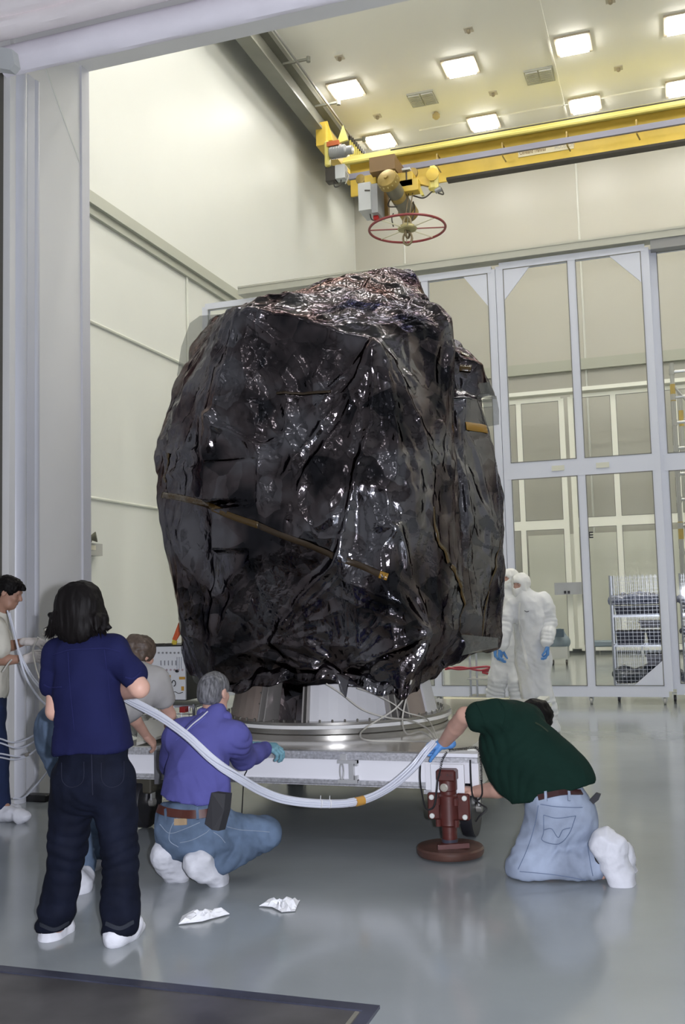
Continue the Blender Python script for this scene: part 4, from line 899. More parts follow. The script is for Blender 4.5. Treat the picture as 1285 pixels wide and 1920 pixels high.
S_.cone(P(350, 1540, .0), P(378, 1545, .0), .165, .165, k=.05); S_.cone(P(340, 1570, .0), P(385, 1572, .0), .13, .13, k=.06)
S_.cone(P(398, 1562, .03), P(496, 1560, .26), .115, .08); S_.cone(P(499, 1563, .26), P(416, 1620, .0), .078, .055, k=.04); S_.cone(P(345, 1570, .05), P(390, 1570, .45), .11, .08); S_.cone(P(390, 1570, .45), P(335, 1612, .1), .075, .055)
S_.cut(P(350, 1506, -.1), (-.1, 0, 1))
V, F = S_.mesh(.009); V = fabric(V, F, .005, 8, 53, (1, 1, 1), .003, [(P(410, 1580, .0), .12, .012, (1, 0, -.4)), (P(480, 1575, .2), .12, .009, (.8, 0, .6)), (P(425, 1610, .0), .07, .01, (1, 0, -.8))])
tr_ = npmesh('jeans', V, F, jeansm, w2); bv2 = surf(tr_)
seam(bv2, [(297, 1516), (310, 1522), (340, 1527), (370, 1527), (396, 1524), (420, 1520)], .004, 'belt', leather, w2, .004, 8, 'reddish brown leather belt', .045)
for x, y in ((312, 1530), (370, 1528)): seam(bv2, [(x, y-12), (x+1, y), (x+1, y+9)], .008, 'belt_loop', jeansm, w2, .004, 4, None, .014)
seam(bv2, [(327, 1541), (340, 1541), (351, 1540)], .004, 'leather_patch', mat('tan_patch', (.34, .24, .14), .7), w2, .001, 4, 'tan leather waistband patch', .035)
for pth in ([(338, 1580), (360, 1575), (385, 1562), (393, 1555)], [(300, 1545), (318, 1562), (345, 1555), (375, 1542)], [(425, 1550), (450, 1556), (480, 1558), (505, 1560)], [(335, 1530), (322, 1550), (318, 1575), (335, 1588)], [(400, 1560), (412, 1568), (422, 1580)]): seam(bv2, pth, .0022, 'stitching', jst, w2)
shoe_cover('shoe_cover', P(318, 1600, -.03), P(330, 1638, .04), unit([-.2, -.9, .3]), cover, w2, .082, 3, cuff=None, lab='white fabric cover over left shoe'); shoe_cover('shoe_cover', P(368, 1620, -.1), P(412, 1648, .04), unit([.5, -.5, .6]), cover, w2, .068, 9, lab='white fabric cover over right shoe')
S_ = Sdf(.02); S_.cone(P(372, 1602, -.04), P(408, 1628, .0), .05, .045); V, F = S_.mesh(.008); V = fabric(V, F, .003, 14, 3); o = npmesh('shoe', V, F, mat('brown_suede', (.3, .15, .05), .75, bump=(40, .3, .003)), w2); o['label'] = 'brown suede shoe above its cover'
b = MB(); cc = Vector(P(402, 1542, -.2)); ux = Vector(CR)*.042; uz = Vector((0, 0, 1)); q = [P(397, 1486, -.16), P(423, 1489, -.14), P(420, 1520, -.16), P(410, 1558, -.17), P(398, 1556, -.18), P(384, 1545, -.18)]
o = MB().prism([Vector(p) for p in q], (.02, .04, 0)).build('phone_holster', mat('holster_black', (.018, .018, .022), .7), w2); o['label'] = 'black holster clipped to the belt'
hairg = mat('hair_grey', (.13, .13, .14), .5, noise=(70, .75), bump=(80, .4, .003), stretch=(1, 1, .3))
HF = unit(fd); r_, f_, u_ = frame(fd, hu); hc = A['head']; S_ = Sdf(.02); Mx = np.stack([r_, f_, u_], 1)
S_.ell(hc+u_*.04-f_*.012, (.082, .1, .084), Mx); S_.ell(hc-f_*.04-u_*.005, (.074, .075, .075), Mx); S_.ell(hc+f_*.11-u_*.03, (.08, .07, .08), Mx, sub=True); S_.ell(hc-u_*.105-f_*.05, (.09, .09, .04), Mx, sub=True)
V, F = S_.mesh(.006); V = strands(V, F, None, .0035, 50, 7); npmesh('hair', V, F, hairg, w2)
glteal = mat('glove_teal', (.16, .33, .4), .5, spec=.4, bump=(60, .3, .002)); glblue = mat('glove_blue', (.1, .27, .6), .5, spec=.4, bump=(60, .3, .002))
hand_mesh('glove', P(484, 1401, .76), unit([1, .3, -.1]), (0, -.3, 1), glteal, w2, -1, .75, 1.35, lab='teal rubber glove resting on the trailer edge')
hand_mesh('glove', A['wrL'], unit([.3, .9, .0]), (0, 0, 1), glteal, w2, 1, .4, 1.05, h=.005)
# ---------------------------------------------------------------- kneeling man in the dark green T-shirt
greent = cloth('green_tshirt', (.006, .022, .016), .88, (4, .15)); ljeans = cloth('pale_jeans', (.3, .35, .45), .85, (5, .3)); ljs = cloth('pale_jeans_stitch', (.13, .17, .26), .9)
w3 = thing('person', 'person kneeling in dark green T-shirt and pale jeans, bent over the trailer corner', 'person', (-.7, 5.75, 0))
P = lambda x, y, dy=0: np.array(at(x, y, 5.75+dy))
J = dict(pel=P(1045, 1520), chest=P(968, 1385, .05), head=P(990, 1356, .3), shL=P(925, 1348, -.06), shR=P(975, 1345, .22), elL=P(872, 1342, -.02), elR=P(958, 1478, .2), wrL=P(832, 1394, .2), wrR=P(893, 1484, .3),
         hipL=P(1030, 1528, -.05), hipR=P(1060, 1528, .12), knL=P(990, 1632, -.14), knR=P(1030, 1628, .2), anL=P(1118, 1625, -.1), anR=P(1140, 1605, .22), toeL=P(1142, 1655, -.12), toeR=P(1165, 1630, .2))
chk('green', J); GA = 1.3; fd = unit([-.75, .35, -.35]); L, M, A = body('body', J, unit([-.4, .6, -.7]), unit([-.5, .2, .8]), skin, w3, (-.3, .5, -.7), .98, .009, 1., armg=1.25)
fr3 = unit([-.55, .5, -.65])
S_ = Sdf(.045); S_.cone(P(1035, 1470, .02), P(965, 1385, .05), .2, .185, flat=(np.array([0., 1, 0]), .8)); S_.cone(P(945, 1352, .0), P(985, 1350, .15), .12, .1, k=.05); S_.cone(P(960, 1400, .05), P(1010, 1475, .02), .17, .18, flat=(np.array([0., 1, 0]), .8))
S_.cone(P(985, 1400, .04), P(1062, 1468, .04), .14, .15, k=.05); S_.cone(P(955, 1440, .05), P(985, 1495, .0), .13, .11, k=.05)
S_.cone(P(932, 1345, -.05), P(900, 1345, -.06), .1, .085, k=.03); S_.cone(P(958, 1400, .15), P(958, 1450, .2), .08, .07)
S_.cut(P(1055, 1489, -.15), unit([.27, 0, -1])); plane_cut(S_, P(888, 1345, -.05), unit([-.9, .1, -.1]), 0, .12)
S_.cut(P(982, 1513), unit([-.55, 0, -1]))
V, F = S_.mesh(.009); V = fabric(V, F, .007, 5, 73, (.6, 1, .8), .0025, [(P(930, 1380, -.1), .1, .01, (1, 0, .8)), (P(1050, 1470, -.1), .12, .006, (.6, 0, 1)), (P(970, 1440, -.1), .15, .006, (1, 0, -.6))])
sh = npmesh('t_shirt', V, F, greent, w3); bv = surf(sh)
seam(bv, [(893, 1318), (903, 1338), (912, 1372)], .003, 'sleeve_hem', greent, w3); seam(bv, [(935, 1312), (948, 1335), (940, 1375)], .002, 'sleeve_seam', greent, w3)
seam(bv, [(1004, 1355), (1016, 1362), (1028, 1372)], .0012, 'shirt_print', mat('faded_print', (.014, .026, .012), .9), w3, .001, 6, None, .01)
S_ = Sdf(.05); S_.cone(P(1040, 1500), P(1062, 1535), .155, .165, flat=(np.array([0., 1, 0]), 1.1)); S_.cone(P(1040, 1540, .0), P(985, 1630, -.1), .145, .095); S_.cone(P(1055, 1540, .12), P(1030, 1625, .2), .14, .09)
S_.cone(P(990, 1632, -.13), P(1108, 1618, -.1), .085, .085, k=.05); S_.cone(P(1030, 1622, .2), P(1138, 1605, .22), .08, .065, k=.05); S_.cut(P(1050, 1480, -.1), unit([-.1, 0, 1])); S_.cut((0, 0, .012), (0, 0, -1))
V, F = S_.mesh(.009); V = fabric(V, F, .006, 6, 93, (1, 1, 1), .003, [(P(1060, 1600, -.1), .14, .012, (.7, 0, -.7)), (P(1100, 1620, -.1), .08, .01, (1, 0, 0)), (P(990, 1600, -.1), .1, .008, (.3, 0, 1))])
V[:, 2] = np.maximum(V[:, 2], .004); tr_ = npmesh('jeans', V, F, ljeans, w3); bv2 = surf(tr_)
seam(bv2, [(1010, 1496), (1035, 1490), (1060, 1486), (1090, 1486)], .004, 'belt', mat('belt_dark', (.04, .012, .012), .4), w3, .004, 8, None, .03)
for x in (1024, 1066): seam(bv2, [(x, 1485), (x+1, 1494), (x+1, 1502)], .009, 'belt_loop', ljeans, w3, .004, 4, None, .014)
seam(bv2, [(1014, 1508), (1040, 1512), (1070, 1514), (1092, 1514)], .0022, 'stitching', ljs, w3)
for pth in ([(1020, 1528), (1045, 1534), (1080, 1530)], [(1020, 1528), (1020, 1560), (1018, 1576), (1048, 1582), (1068, 1562), (1080, 1530)], [(1020, 1556), (1035, 1554), (1047, 1570), (1056, 1556), (1070, 1552)], [(1010, 1510), (1004, 1545), (990, 1590), (972, 1630)], [(975, 1634), (1040, 1640), (1100, 1650)], [(1102, 1580), (1106, 1610), (1112, 1642)]): seam(bv2, pth, .002, 'stitching', ljs, w3)
S_ = Sdf(.02); S_.cone(P(1114, 1616, -.1), P(1122, 1617, -.1), .07, .07); V, F = S_.mesh(.008); o = npmesh('sock', V, F, mat('black_sock', (.012, .012, .014), .8), w3)
shoe_cover('shoe_cover', P(1134, 1584, -.13), P(1168, 1654, -.13), unit([.85, -.55, .35]), cover, w3, .082, 4, lab='white cover over the nearer shoe, sole to camera'); shoe_cover('shoe_cover', P(1150, 1600, .1), P(1178, 1645, .14), unit([.9, -.4, .35]), cover, w3, .068, 14)
MB().prism([Vector(p) for p in (P(1104, 1502, -.02), P(1118, 1487, -.02), P(1127, 1490, -.02), P(1123, 1500, -.02), P(1108, 1512, -.02))], (0, .03, 0)).build('phone_holster', MATS['holster_black'], w3)
S_ = Sdf(.02); S_.ell(P(1004, 1344, .28), (.105, .105, .105)); V, F = S_.mesh(.008); V = strands(V, F, None, .005, 40, 9, (1, 1, 1)); npmesh('hair', V, F, hairb, w3)
MB().prism([Vector(p) for p in (P(926, 1410, .12), P(938, 1406, .12), P(940, 1470, .12), P(930, 1466, .12))], (0, .04, 0)).build('tool_strap', MATS['holster_black'], w3)
hand_mesh('glove', P(833, 1396, .2), unit([-1, -.05, -.1]), (0, -.25, 1), glblue, w3, -1, 1.2, 1.12, lab='light blue rubber glove holding the tube bundle', thumb=.9)
hand_mesh('hand', A['wrR'], unit([-1, .2, .1]), (0, 0, 1), skin, w3, -1, .7, 1.05, h=.005)
# ---------------------------------------------------------------- two people in white clean-room suits
suit = cloth('cleanroom_suit', (.7, .71, .72), .8, (5, .05), (60, .3, .004)); hood = cloth('hood_white', (.78, .78, .76), .75, (5, .04))
def suited(P, J, root, hf, seedk, front, arms=True):
    chk('suit', J); L, M, A = body('body', J, hf, (0, 0, 1), skin, root, front, 1.05, .014, 1.05); f = unit(front)
    S_ = Sdf(.06); pel, ch = A['pel'], A['chest']
    S_.cone(pel, ch, .19, .2, flat=(f, .75)); S_.cone(A['shL'], A['shR'], .09, .09); S_.cone((A['shL']+A['shR'])/2, A['head']-[0, 0, .08], .1, .09)
    for q in 'LR':
        S_.cone(A['sh'+q], A['el'+q], .088, .08, k=.03); S_.cone(A['el'+q], A['wr'+q], .08, .058, k=.02); S_.cone(A['hip'+q], A['kn'+q], .125, .105); S_.cone(A['kn'+q], A['kn'+q]*.5+A['an'+q]*.5, .1, .1, k=.04); S_.cone(A['kn'+q]*.5+A['an'+q]*.5, A['an'+q]+[0, 0, -.04], .09, .085, k=.02)
        S_.cone(A['an'+q]+[0, 0, -.05], A['toe'+q], .07, .055)
    V, F = S_.mesh(.013); js = [(A['el'+q], .12, .014, A['el'+q]-A['sh'+q]) for q in 'LR']+[(A['wr'+q], .1, .012, (0, 0, 1)) for q in 'LR']+[(A['kn'+q]*.5+A['an'+q]*.5, .14, .018, (0, .2, 1)) for q in 'LR']+[(A['hipL']*.5+A['hipR']*.5, .14, .014, (.6, 0, 1))]
    V = fabric(V, F, .016, 5, seedk, (1, 1, .5), .008, js); V[:, 2] = np.maximum(V[:, 2], .003); s_ = npmesh('coverall', V, F, suit, root)
    r_, f_, u_ = frame(hf, (0, 0, 1)); hc = A['head']; Mx = np.stack([r_, f_, u_], 1); S_ = Sdf(.03)
    S_.ell(hc+u_*.03-f_*.01, (.098, .118, .11), Mx); S_.ell(hc-u_*.05+f_*.02, (.088, .1, .1), Mx); S_.cone(hc-u_*.1, hc-u_*.17-f_*.02, .09, .12); S_.ell(hc+f_*.115+u_*.012, (.074, .07, .034), Mx, sub=True, k=.005)
    V, F = S_.mesh(.009); V = fabric(V, F, .004, 12, seedk+3); npmesh('hood', V, F, hood, root)
    eyes(L, f_, root, 1.05)
    return A, L, s_
w4 = thing('person', 'front one of two people in white hooded clean-room coveralls with blue gloves, facing left', 'person', (-1.7, 11.7, 0))
P = lambda x, y, dy=0: np.array(at(x, y, 11.65+dy))
J = dict(pel=P(1003, 1228), chest=P(990, 1145), head=P(978, 1098, -.02), shL=P(1018, 1128, .02), shR=P(962, 1130, -.03), elL=P(1031, 1168, -.02), elR=P(949, 1174, -.1), wrL=P(1026, 1205, -.2), wrR=P(940, 1210, -.2),
         hipL=P(1012, 1240), hipR=P(990, 1240), knL=P(1020, 1300, -.02), knR=P(996, 1296, -.04), anL=P(1030, 1356), anR=P(1012, 1350, .05), toeL=P(1024, 1370, -.1), toeR=P(1000, 1366, -.1))
hf = unit([-.5, -.85, -.1]); A, L, sB = suited(P, J, w4, hf, 5, (-.55, -.8, 0)); 
hand_mesh('glove', A['wrL']+[0, 0, -.03], (0, -.05, -1), (1, .2, 0), glblue, w4, 1, .6, 1.2, h=.005, spread=.03, lab='blue rubber glove'); hand_mesh('glove', A['wrR']+[0, 0, -.03], (-.15, -.1, -1), (-1, .2, 0), glblue, w4, 1, .6, 1.2, h=.005, spread=.03)
bv = surf(sB); seam(bv, [(976, 1130), (974, 1160), (977, 1190), (985, 1225), (990, 1255)], .003, 'zip_flap', hood, w4, .002, 8, None, .03)
seam(bv, [(984, 1145), (988, 1147), (992, 1146)], .004, 'chest_mark', mat('mark_black', (.02, .02, .03), .6), w4)
w5 = thing('person', 'rear one of two people in white hooded clean-room coveralls, half hidden beside the payload', 'person', (-2.1, 12.6, 0))
P = lambda x, y, dy=0: np.array(at(x, y, 12.6+dy))
J = dict(pel=P(952, 1215), chest=P(954, 1135), head=P(957, 1087, -.02), shL=P(975, 1122, .05), shR=P(935, 1122, -.03), elL=P(978, 1165, .1), elR=P(928, 1165, -.05), wrL=P(972, 1205, .0), wrR=P(929, 1208, -.1),
         hipL=P(962, 1225), hipR=P(943, 1225), knL=P(970, 1275, .0), knR=P(934, 1275, -.04), anL=P(975, 1325), anR=P(926, 1322, .05), toeL=P(968, 1336, -.1), toeR=P(918, 1336, -.1))
A, L, _x = suited(P, J, w5, unit([-.6, -.8, -.02]), 25, (-.7, -.7, 0))
hand_mesh('glove', A['wrR']+[0, 0, -.05], (.1, -.1, -1), (-1, .2, 0), glblue, w5, 1, .6, 1.25, h=.005, spread=.03)
# ---------------------------------------------------------------- bent man behind the woman
beige = cloth('grey_beige_tshirt', (.33, .32, .31), .85); w6 = thing('person', 'brown-haired person in beige-grey T-shirt and blue jeans bending forward behind the woman', 'person', (-3.4, 4.95, 0))
P = lambda x, y, dy=0: np.array(at(x, y, 5.0+dy))
J = dict(pel=P(130, 1365, -.05), chest=P(240, 1290, .3), head=P(262, 1228, .55), shL=P(215, 1265, .45), shR=P(292, 1275, .36), elL=P(240, 1330, .6), elR=P(318, 1340, .5), wrL=P(275, 1380, .8), wrR=P(322, 1385, .75),
         hipL=P(115, 1385, .05), hipR=P(152, 1390, -.05), knL=P(150, 1510, .15), knR=P(172, 1510, .1), anL=P(150, 1635, .05), anR=P(175, 1600, .3), toeL=P(160, 1660, .2), toeR=P(195, 1618, .45))
chk('bent', J); fd = unit([.3, .9, -.25]); L, M, A = body('body', J, fd, unit([.2, .2, 1]), skin, w6, (.3, .6, -.7), .98, .01, .97)
S_ = Sdf(.04); S_.cone(P(165, 1345, .05), P(245, 1290, .3), .165, .17, flat=(np.array([0, 1., 0]), .8)); S_.cone(P(225, 1272, .42), P(285, 1280, .36), .09, .09); S_.cone(P(290, 1280, .36), P(308, 1310, .42), .085, .07); S_.cone(P(218, 1272, .45), P(235, 1305, .5), .08, .07)
plane_cut(S_, P(311, 1320, .43), A['elR']-A['shR'], 0, .1)
V, F = S_.mesh(.01); V = fabric(V, F, .006, 6, 17); npmesh('t_shirt', V, F, beige, w6)
S_ = Sdf(.05); S_.cone(P(118, 1365, .0), P(150, 1370, -.05), .15, .15); S_.cone(P(112, 1385, .03), P(150, 1510, .15), .125, .085); S_.cone(P(150, 1510, .15), P(150, 1640, .05), .085, .075, k=.03); S_.cone(P(150, 1390, -.05), P(174, 1510, .1), .12, .08); S_.cone(P(174, 1510, .1), P(177, 1600, .28), .08, .07, k=.03)
V, F = S_.mesh(.01); V = fabric(V, F, .006, 8, 27, (1, 1, .6), .003, [(P(170, 1590, .2), .1, .01, (0, 0, 1))]); npmesh('jeans', V, F, jeansm, w6)
shoe_cover('shoe_cover', fl(146, 1672), fl(156, 1655)+Vector((0, 0, .03)), (0, 0, 1), cover, w6, .06, 3, cuff=P(150, 1640, .06)); shoe_cover('shoe_cover', P(172, 1622, .25), P(190, 1612, .45), (0, 0, 1), cover, w6, .055, 5, cuff=P(177, 1600, .28))
hairr = mat('hair_brown', (.075, .05, .035), .55, noise=(50, .4), bump=(70, .5, .004)); r_, f_, u_ = frame(fd, unit([.2, .2, 1])); Mx = np.stack([r_, f_, u_], 1); hc = A['head']
S_ = Sdf(.02); S_.ell(hc+u_*.04-f_*.012, (.09, .108, .092), Mx); S_.ell(hc-f_*.045-u_*.01, (.078, .072, .08), Mx); S_.ell(hc+f_*.12-u_*.03, (.08, .07, .08), Mx, sub=True)
V, F = S_.mesh(.007); V = strands(V, F, None, .007, 30, 3, (1, 1, 1)); npmesh('hair', V, F, hairr, w6)
hand_mesh('hand', A['wrR'], unit([0, .6, -.7]), (0, -.5, .6), skin, w6, 1, .5, 1, h=.005); hand_mesh('hand', A['wrL'], unit([.2, .6, -.6]), (0, -.5, .6), skin, w6, -1, .5, 1, h=.006)
# ---------------------------------------------------------------- man at the left edge handling tubes
YM = 6.35; w7 = thing('person', 'black-haired person in profile in cream shirt, translucent gloves, at the left picture edge handling tubes', 'person', (-5.0, YM, 0))
P = lambda x, y, dy=0: np.array(at(x, y, YM+dy))
J = dict(pel=P(-22, 1320), chest=P(-18, 1210), head=P(16, 1112, .0), shL=P(-10, 1172, .14), shR=P(-12, 1178, -.14), elL=P(8, 1215, .15), elR=P(-5, 1238, -.14), wrL=P(46, 1203, .1), wrR=P(42, 1236, -.08),
         hipL=P(-25, 1335, .07), hipR=P(-22, 1335, -.07), knL=P(-15, 1425, .08), knR=P(-8, 1425, -.08), anL=P(-20, 1498, .08), anR=P(-2, 1505, -.08), toeL=P(10, 1512, .1), toeR=P(28, 1520, -.1))
chk('leftman', J); fd = unit([.9, .3, -.38]); hu = unit([.3, .1, 1]); L, M, A = body('body', J, fd, hu, skint, w7, (1, .2, 0), 1.0, .0065, 1.)
eyes(L, M[:, 1], w7, .8)
cream = cloth('cream_shirt', (.62, .6, .52), .85); S_ = Sdf(.04)
S_.cone(P(-20, 1290), P(-18, 1205), .17, .165, flat=((1, .2, 0), .75)); S_.cone(P(-12, 1178, -.12), P(-10, 1174, .12), .08, .08); S_.cone(P(-8, 1182, -.14), P(-2, 1215, -.14), .085, .08); S_.cone(P(-8, 1178, .14), P(4, 1200, .15), .08, .072); S_.cone(P(-8, 1170), P(-2, 1152), .08, .065, k=.02)
S_.cut(P(-20, 1310), (0, 0, -1)); V, F = S_.mesh(.009); V = fabric(V, F, .006, 6, 41); npmesh('shirt', V, F, cream, w7)
S_ = Sdf(.05); S_.cone(P(-22, 1312), P(-22, 1340), .155, .155, flat=((1, .2, 0), .85))
for q in 'LR': S_.cone(A['hip'+q], A['kn'+q], .11, .09); S_.cone(A['kn'+q], A['an'+q], .088, .075, k=.02)
V, F = S_.mesh(.01); V = fabric(V, F, .006, 8, 61, (1, 1, .5)); npmesh('jeans', V, F, cloth('navy_jeans', (.02, .03, .075), .85), w7)
for q, s0 in (('L', 2), ('R', 7)): shoe_cover('shoe_cover', A['an'+q]*[1, 1, 0]+[-.02, 0, .05], A['toe'+q]*[1, 1, 0]+[.08, 0, .045], (0, 0, 1), cover, w7, .055, s0)
gw = mat('glove_translucent', (.6, .56, .54), .5, bump=(60, .4, .003)); r_, f_, u_ = frame(M[:, 1], M[:, 2])
hand_mesh('glove', A['wrL']+[.03, 0, 0], unit([1, .05, -.05]), (0, -.5, .8), gw, w7, -1, .45, 1.08, h=.005, lab='translucent white glove holding thin tubes'); hand_mesh('glove', A['wrR']+[.03, 0, 0], unit([1, .1, .15]), (0, -.9, .3), gw, w7, -1, .8, 1.05, h=.005)
hc = A['head']; Mx = M; f_ = M[:, 1]; u_ = M[:, 2]; S_ = Sdf(.02); S_.ell(hc+u_*.045-f_*.012, (.086, .104, .088), Mx); S_.ell(hc-f_*.05+u_*.0, (.078, .066, .075), Mx); S_.ell(hc+f_*.11-u_*.035, (.1, .085, .085), Mx, sub=True, k=.01); S_.ell(hc+f_*.0-u_*.035, (.12, .03, .05), Mx, sub=True, k=.01); S_.cone(hc+f_*.08+u_*.08, hc+f_*.1+u_*.065, .022, .015)
V, F = S_.mesh(.006); V = strands(V, F, None, .006, 40, 13, (1, 1, 1)); npmesh('hair', V, F, hairb, w7)
# ================================================================ overhead crane
yel = mat('crane_yellow', (.62, .44, .07), .42, noise=(2, .12)); yel2 = mat('crane_yellow_pale', (.62, .55, .16), .4); blu = mat('festoon_blue', (.2, .2, .26), .45)
dk = mat('grimy_black', (.04, .035, .03), .5); brz = mat('bronze_hoist', (.32, .23, .07), .38, metal=.35, noise=(4, .3)); gry = mat('box_grey', (.5, .52, .54), .5); wire = mat('crane_cable', (.05, .045, .04), .5)
CY = 24.0
cr = thing('bridge_crane', 'yellow overhead bridge crane spanning the bay under the ceiling with hoist and electrical boxes', 'crane', (0, CY, 12.8))
zT = at(1285, 187, CY).z; zB = at(1285, 268, CY).z; xL = at(655, 330, CY).x
MB().box((xL, CY+.1, zB+.05), (XR-.3, CY+.16, zT-.12)).build('main_girder', yel, cr)
MB().box((xL-.1, CY-.15, zT-.14), (XR-.3, CY+.6, zT-.02)).build('top_flange', yel2, cr)
MB().box((at(838, 320, CY).x, CY-.1, zB), (XR-.3, CY+.16, zB+.06)).build('bottom_flange', dk, cr)
MB().tube([(xL-.1, CY-.2, zT-.2), (XR-.3, CY-.2, zT-.2)], .055, 8).build('walkway_pipe', yel2, cr, True)
MB().tube([(xL+1.2, CY-.24, zT-.09), (XR-.3, CY-.24, zT-.09)], .018, 6).build('guide_wire', wire, cr)
zf = at(900, 292, CY-.3).z
MB().box((at(655, 332, CY-.3).x, CY-.36, zf-.07), (XR-.3, CY-.28, zf+.07)).build('festoon_rail', blu, cr)
for px in (700, 820, 943, 1065, 1197):
    x = at(px, 290, CY-.3).x; MB().tube([(x, CY+.1, zf+.25), (x, CY-.32, zf+.22), (x, CY-.32, zf-.12), (x+.06, CY-.2, zf-.22)], .02, 6).build('hanger', brz, cr)
# lettering plate
p0 = at(972, 286, CY+.09); p1 = at(1076, 268, CY+.09); zc = at(1020, 280, CY+.09).z
MB().box((p0.x, CY+.085, zc-.1), (p1.x, CY+.1, zc+.09)).build('name_plate', mat('plate_cream', (.66, .6, .42), .5), cr)
def text(s_, loc, size, m, parent, name='lettering', rot=(PI/2, 0, 0), ext=.003, align='LEFT', sx=1.):
    cu = bpy.data.curves.new(name, 'FONT'); cu.body = s_; cu.size = size; cu.extrude = ext; cu.align_x = align; cu.resolution_u = 2
    o = bpy.data.objects.new(name, cu); COL.objects.link(o); dg = bpy.context.evaluated_depsgraph_get(); me = bpy.data.meshes.new_from_object(o.evaluated_get(dg)); bpy.data.objects.remove(o)
    from mathutils import Euler
    me.transform(Matrix.Translation(loc)@Euler(rot).to_matrix().to_4x4()@Matrix.Diagonal((sx, 1, 1, 1))); o = link(name, me, m, parent); return o
brown = mat('letter_brown', (.22, .13, .03), .5); w_p = p1.x-p0.x
text('Cleveland Tramrail', (p0.x+.03, CY+.08, zc-.045), .14, brown, cr, sx=.60); text('HOUSTON', (p0.x+w_p*.66, CY+.08, zc-.05), .14, mat('letter_grey', (.4, .38, .34), .5), cr, sx=.7)
# end truck on the runway
xe = -8.0
etk = MB().box((xe-.12, CY-1.0, at(640, 300, CY).z), (xe+.14, CY+1.6, at(640, 262, CY).z)).build('end_truck', yel, cr)
for dy in (-.8, 1.3): MB().prism([(xe-.2, CY+dy, 13.2), (xe+.25, CY+dy, 13.2), (xe+.12, CY+dy, 13.72), (xe-.08, CY+dy, 13.72)], (0, .06, 0)).build('truck_plate', yel, etk)
for dy in (-.7, .2, 1.2): MB().lathe((xe-.1, CY+dy, 13.3), [(.16, 0), (.18, .02), (.18, .12), (.16, .14)], 18, axis=(1, 0, 0)).build('truck_wheel', dk, etk, True)
mz = at(635, 285, CY-1).z; mx_ = at(640, 285, CY-1).x
mot = MB().lathe((mx_-.3, CY-1.0, mz), [(.12, 0), (.15, .02), (.15, .42), (.11, .46), (.11, .6), (.06, .62)], 20, axis=(1, 0, 0)).build('drive_motor', mat('motor_grey', (.33, .34, .35), .35, metal=.5), cr, True)
for k in range(9): MB().lathe((mx_-.26+k*.045, CY-1.0, mz), [(.162, 0), (.162, .012)], 18, axis=(1, 0, 0)).build('cooling_fin', MATS['motor_grey'], mot)
MB().box((mx_-.42, CY-1.1, mz-.35), (mx_-.3, CY-.9, mz+.3), c=.03).build('gear_case', yel2, cr)
MB().box((mx_-.34, CY-1.12, mz+.14), (mx_-.02, CY-.92, mz+.26)).build('brake_cover', mat('brake_red', (.4, .1, .03), .5), cr)
MB().prism([(mx_-.1, CY-1.05, mz+.2), (mx_+.2, CY-1.05, mz+.25), (mx_+.08, CY-1.05, mz+.65)], (0, .06, 0)).build('gusset', yel2, cr)
q0 = at(626, 315, CY-.9)
for (a, b_, m, nm) in (((611, 315), (630, 339), dk, 'black_box'), ((629, 311), (648, 334), gry, 'junction_box')):
    p = at(*a, CY-.95); q = at(*b_, CY-.95); MB().box((p.x, CY-1.0, q.z), (q.x, CY-.75, p.z), c=.01).build(nm, m, cr)
text('DANGER', (at(613, 322, CY-1.01).x, CY-1.01, at(613, 322, CY-1.01).z), .045, gry, cr, ext=.001) if False else None
def cable(pts, r, m, parent, name='cable', n=6): return MB().tube(smoothpath([at(*p) for p in pts], n), r, 6).build(name, m, parent, True)
cable([(626, 338, CY-.9), (628, 350, CY-.9), (638, 347, CY-.9), (640, 334, CY-.9)], .016, wire, cr); cable([(648, 320, CY-.9), (654, 330, CY-.9), (648, 345, CY-.9)], .016, mat('conduit_grey', (.5, .47, .42), .4), cr)
# row of spring posts behind the end truck
for k in range(8):
    p = at(657+k*3.6, 262+k*4.1, CY+.3+k*.1); MB().tube([(p.x, p.y, p.z-.45), (p.x, p.y, p.z+.1)], .03, 6).build('collector_post', yel2, cr); MB().lathe((p.x, p.y, p.z-.02), [(.05, 0), (.05, .12)], 8).build('collector_head', dk, cr)
# hoist trolley
ht = thing('hoist_trolley', 'bronze and yellow hoist trolley with long drum under the left end of the crane beam', 'hoist', (at(735, 340, CY).x, CY-.9, 12.4))
hz = lambda px, py, Y: at(px, py, Y)
c0 = at(728, 338, CY-1.4); c1 = at(766, 398, CY-.2); ax_ = (c1-c0); Ld = ax_.length
dcap = MB().lathe(c0, [(.1, -.12), (.24, -.1), (.27, 0), (.27, .1), (.21, .12)], 28, axis=ax_).build('drum_cap', brz, ht, True)
for k in range(14):
    u_ = ax_.normalized().orthogonal().normalized(); w_ = ax_.normalized().cross(u_); a = k*2*PI/14; MB().lathe(c0-ax_.normalized()*.02+(u_*math.cos(a)+w_*math.sin(a))*.25, [(.02, -.03), (.02, .06)], 6, axis=ax_).build('cap_bolt', mat('bolt_gold', (.7, .6, .3), .3, metal=.6), dcap)
MB().lathe(c0, [(.05, -.16), (.06, -.12)], 10, axis=ax_).build('drum_boss', brz, dcap)
for a_, b_, m in ((.1, .42, mat('drum_grey', (.2, .19, .15), .4, metal=.4)), (.42, .55, brz), (.55, .9, MATS['drum_grey'] if 'drum_grey' in MATS else None)):
    MB().lathe(c0, [(.19, a_*Ld), (.2, (a_+.02)*Ld), (.2, (b_-.02)*Ld), (.19, b_*Ld)], 24, axis=ax_).build('drum', m, ht, True)
MB().lathe(c0, [(.22, Ld*.9), (.24, Ld*.92), (.24, Ld*1.08), (.15, Ld*1.14)], 20, axis=ax_).build('drum_end', brz, ht, True)
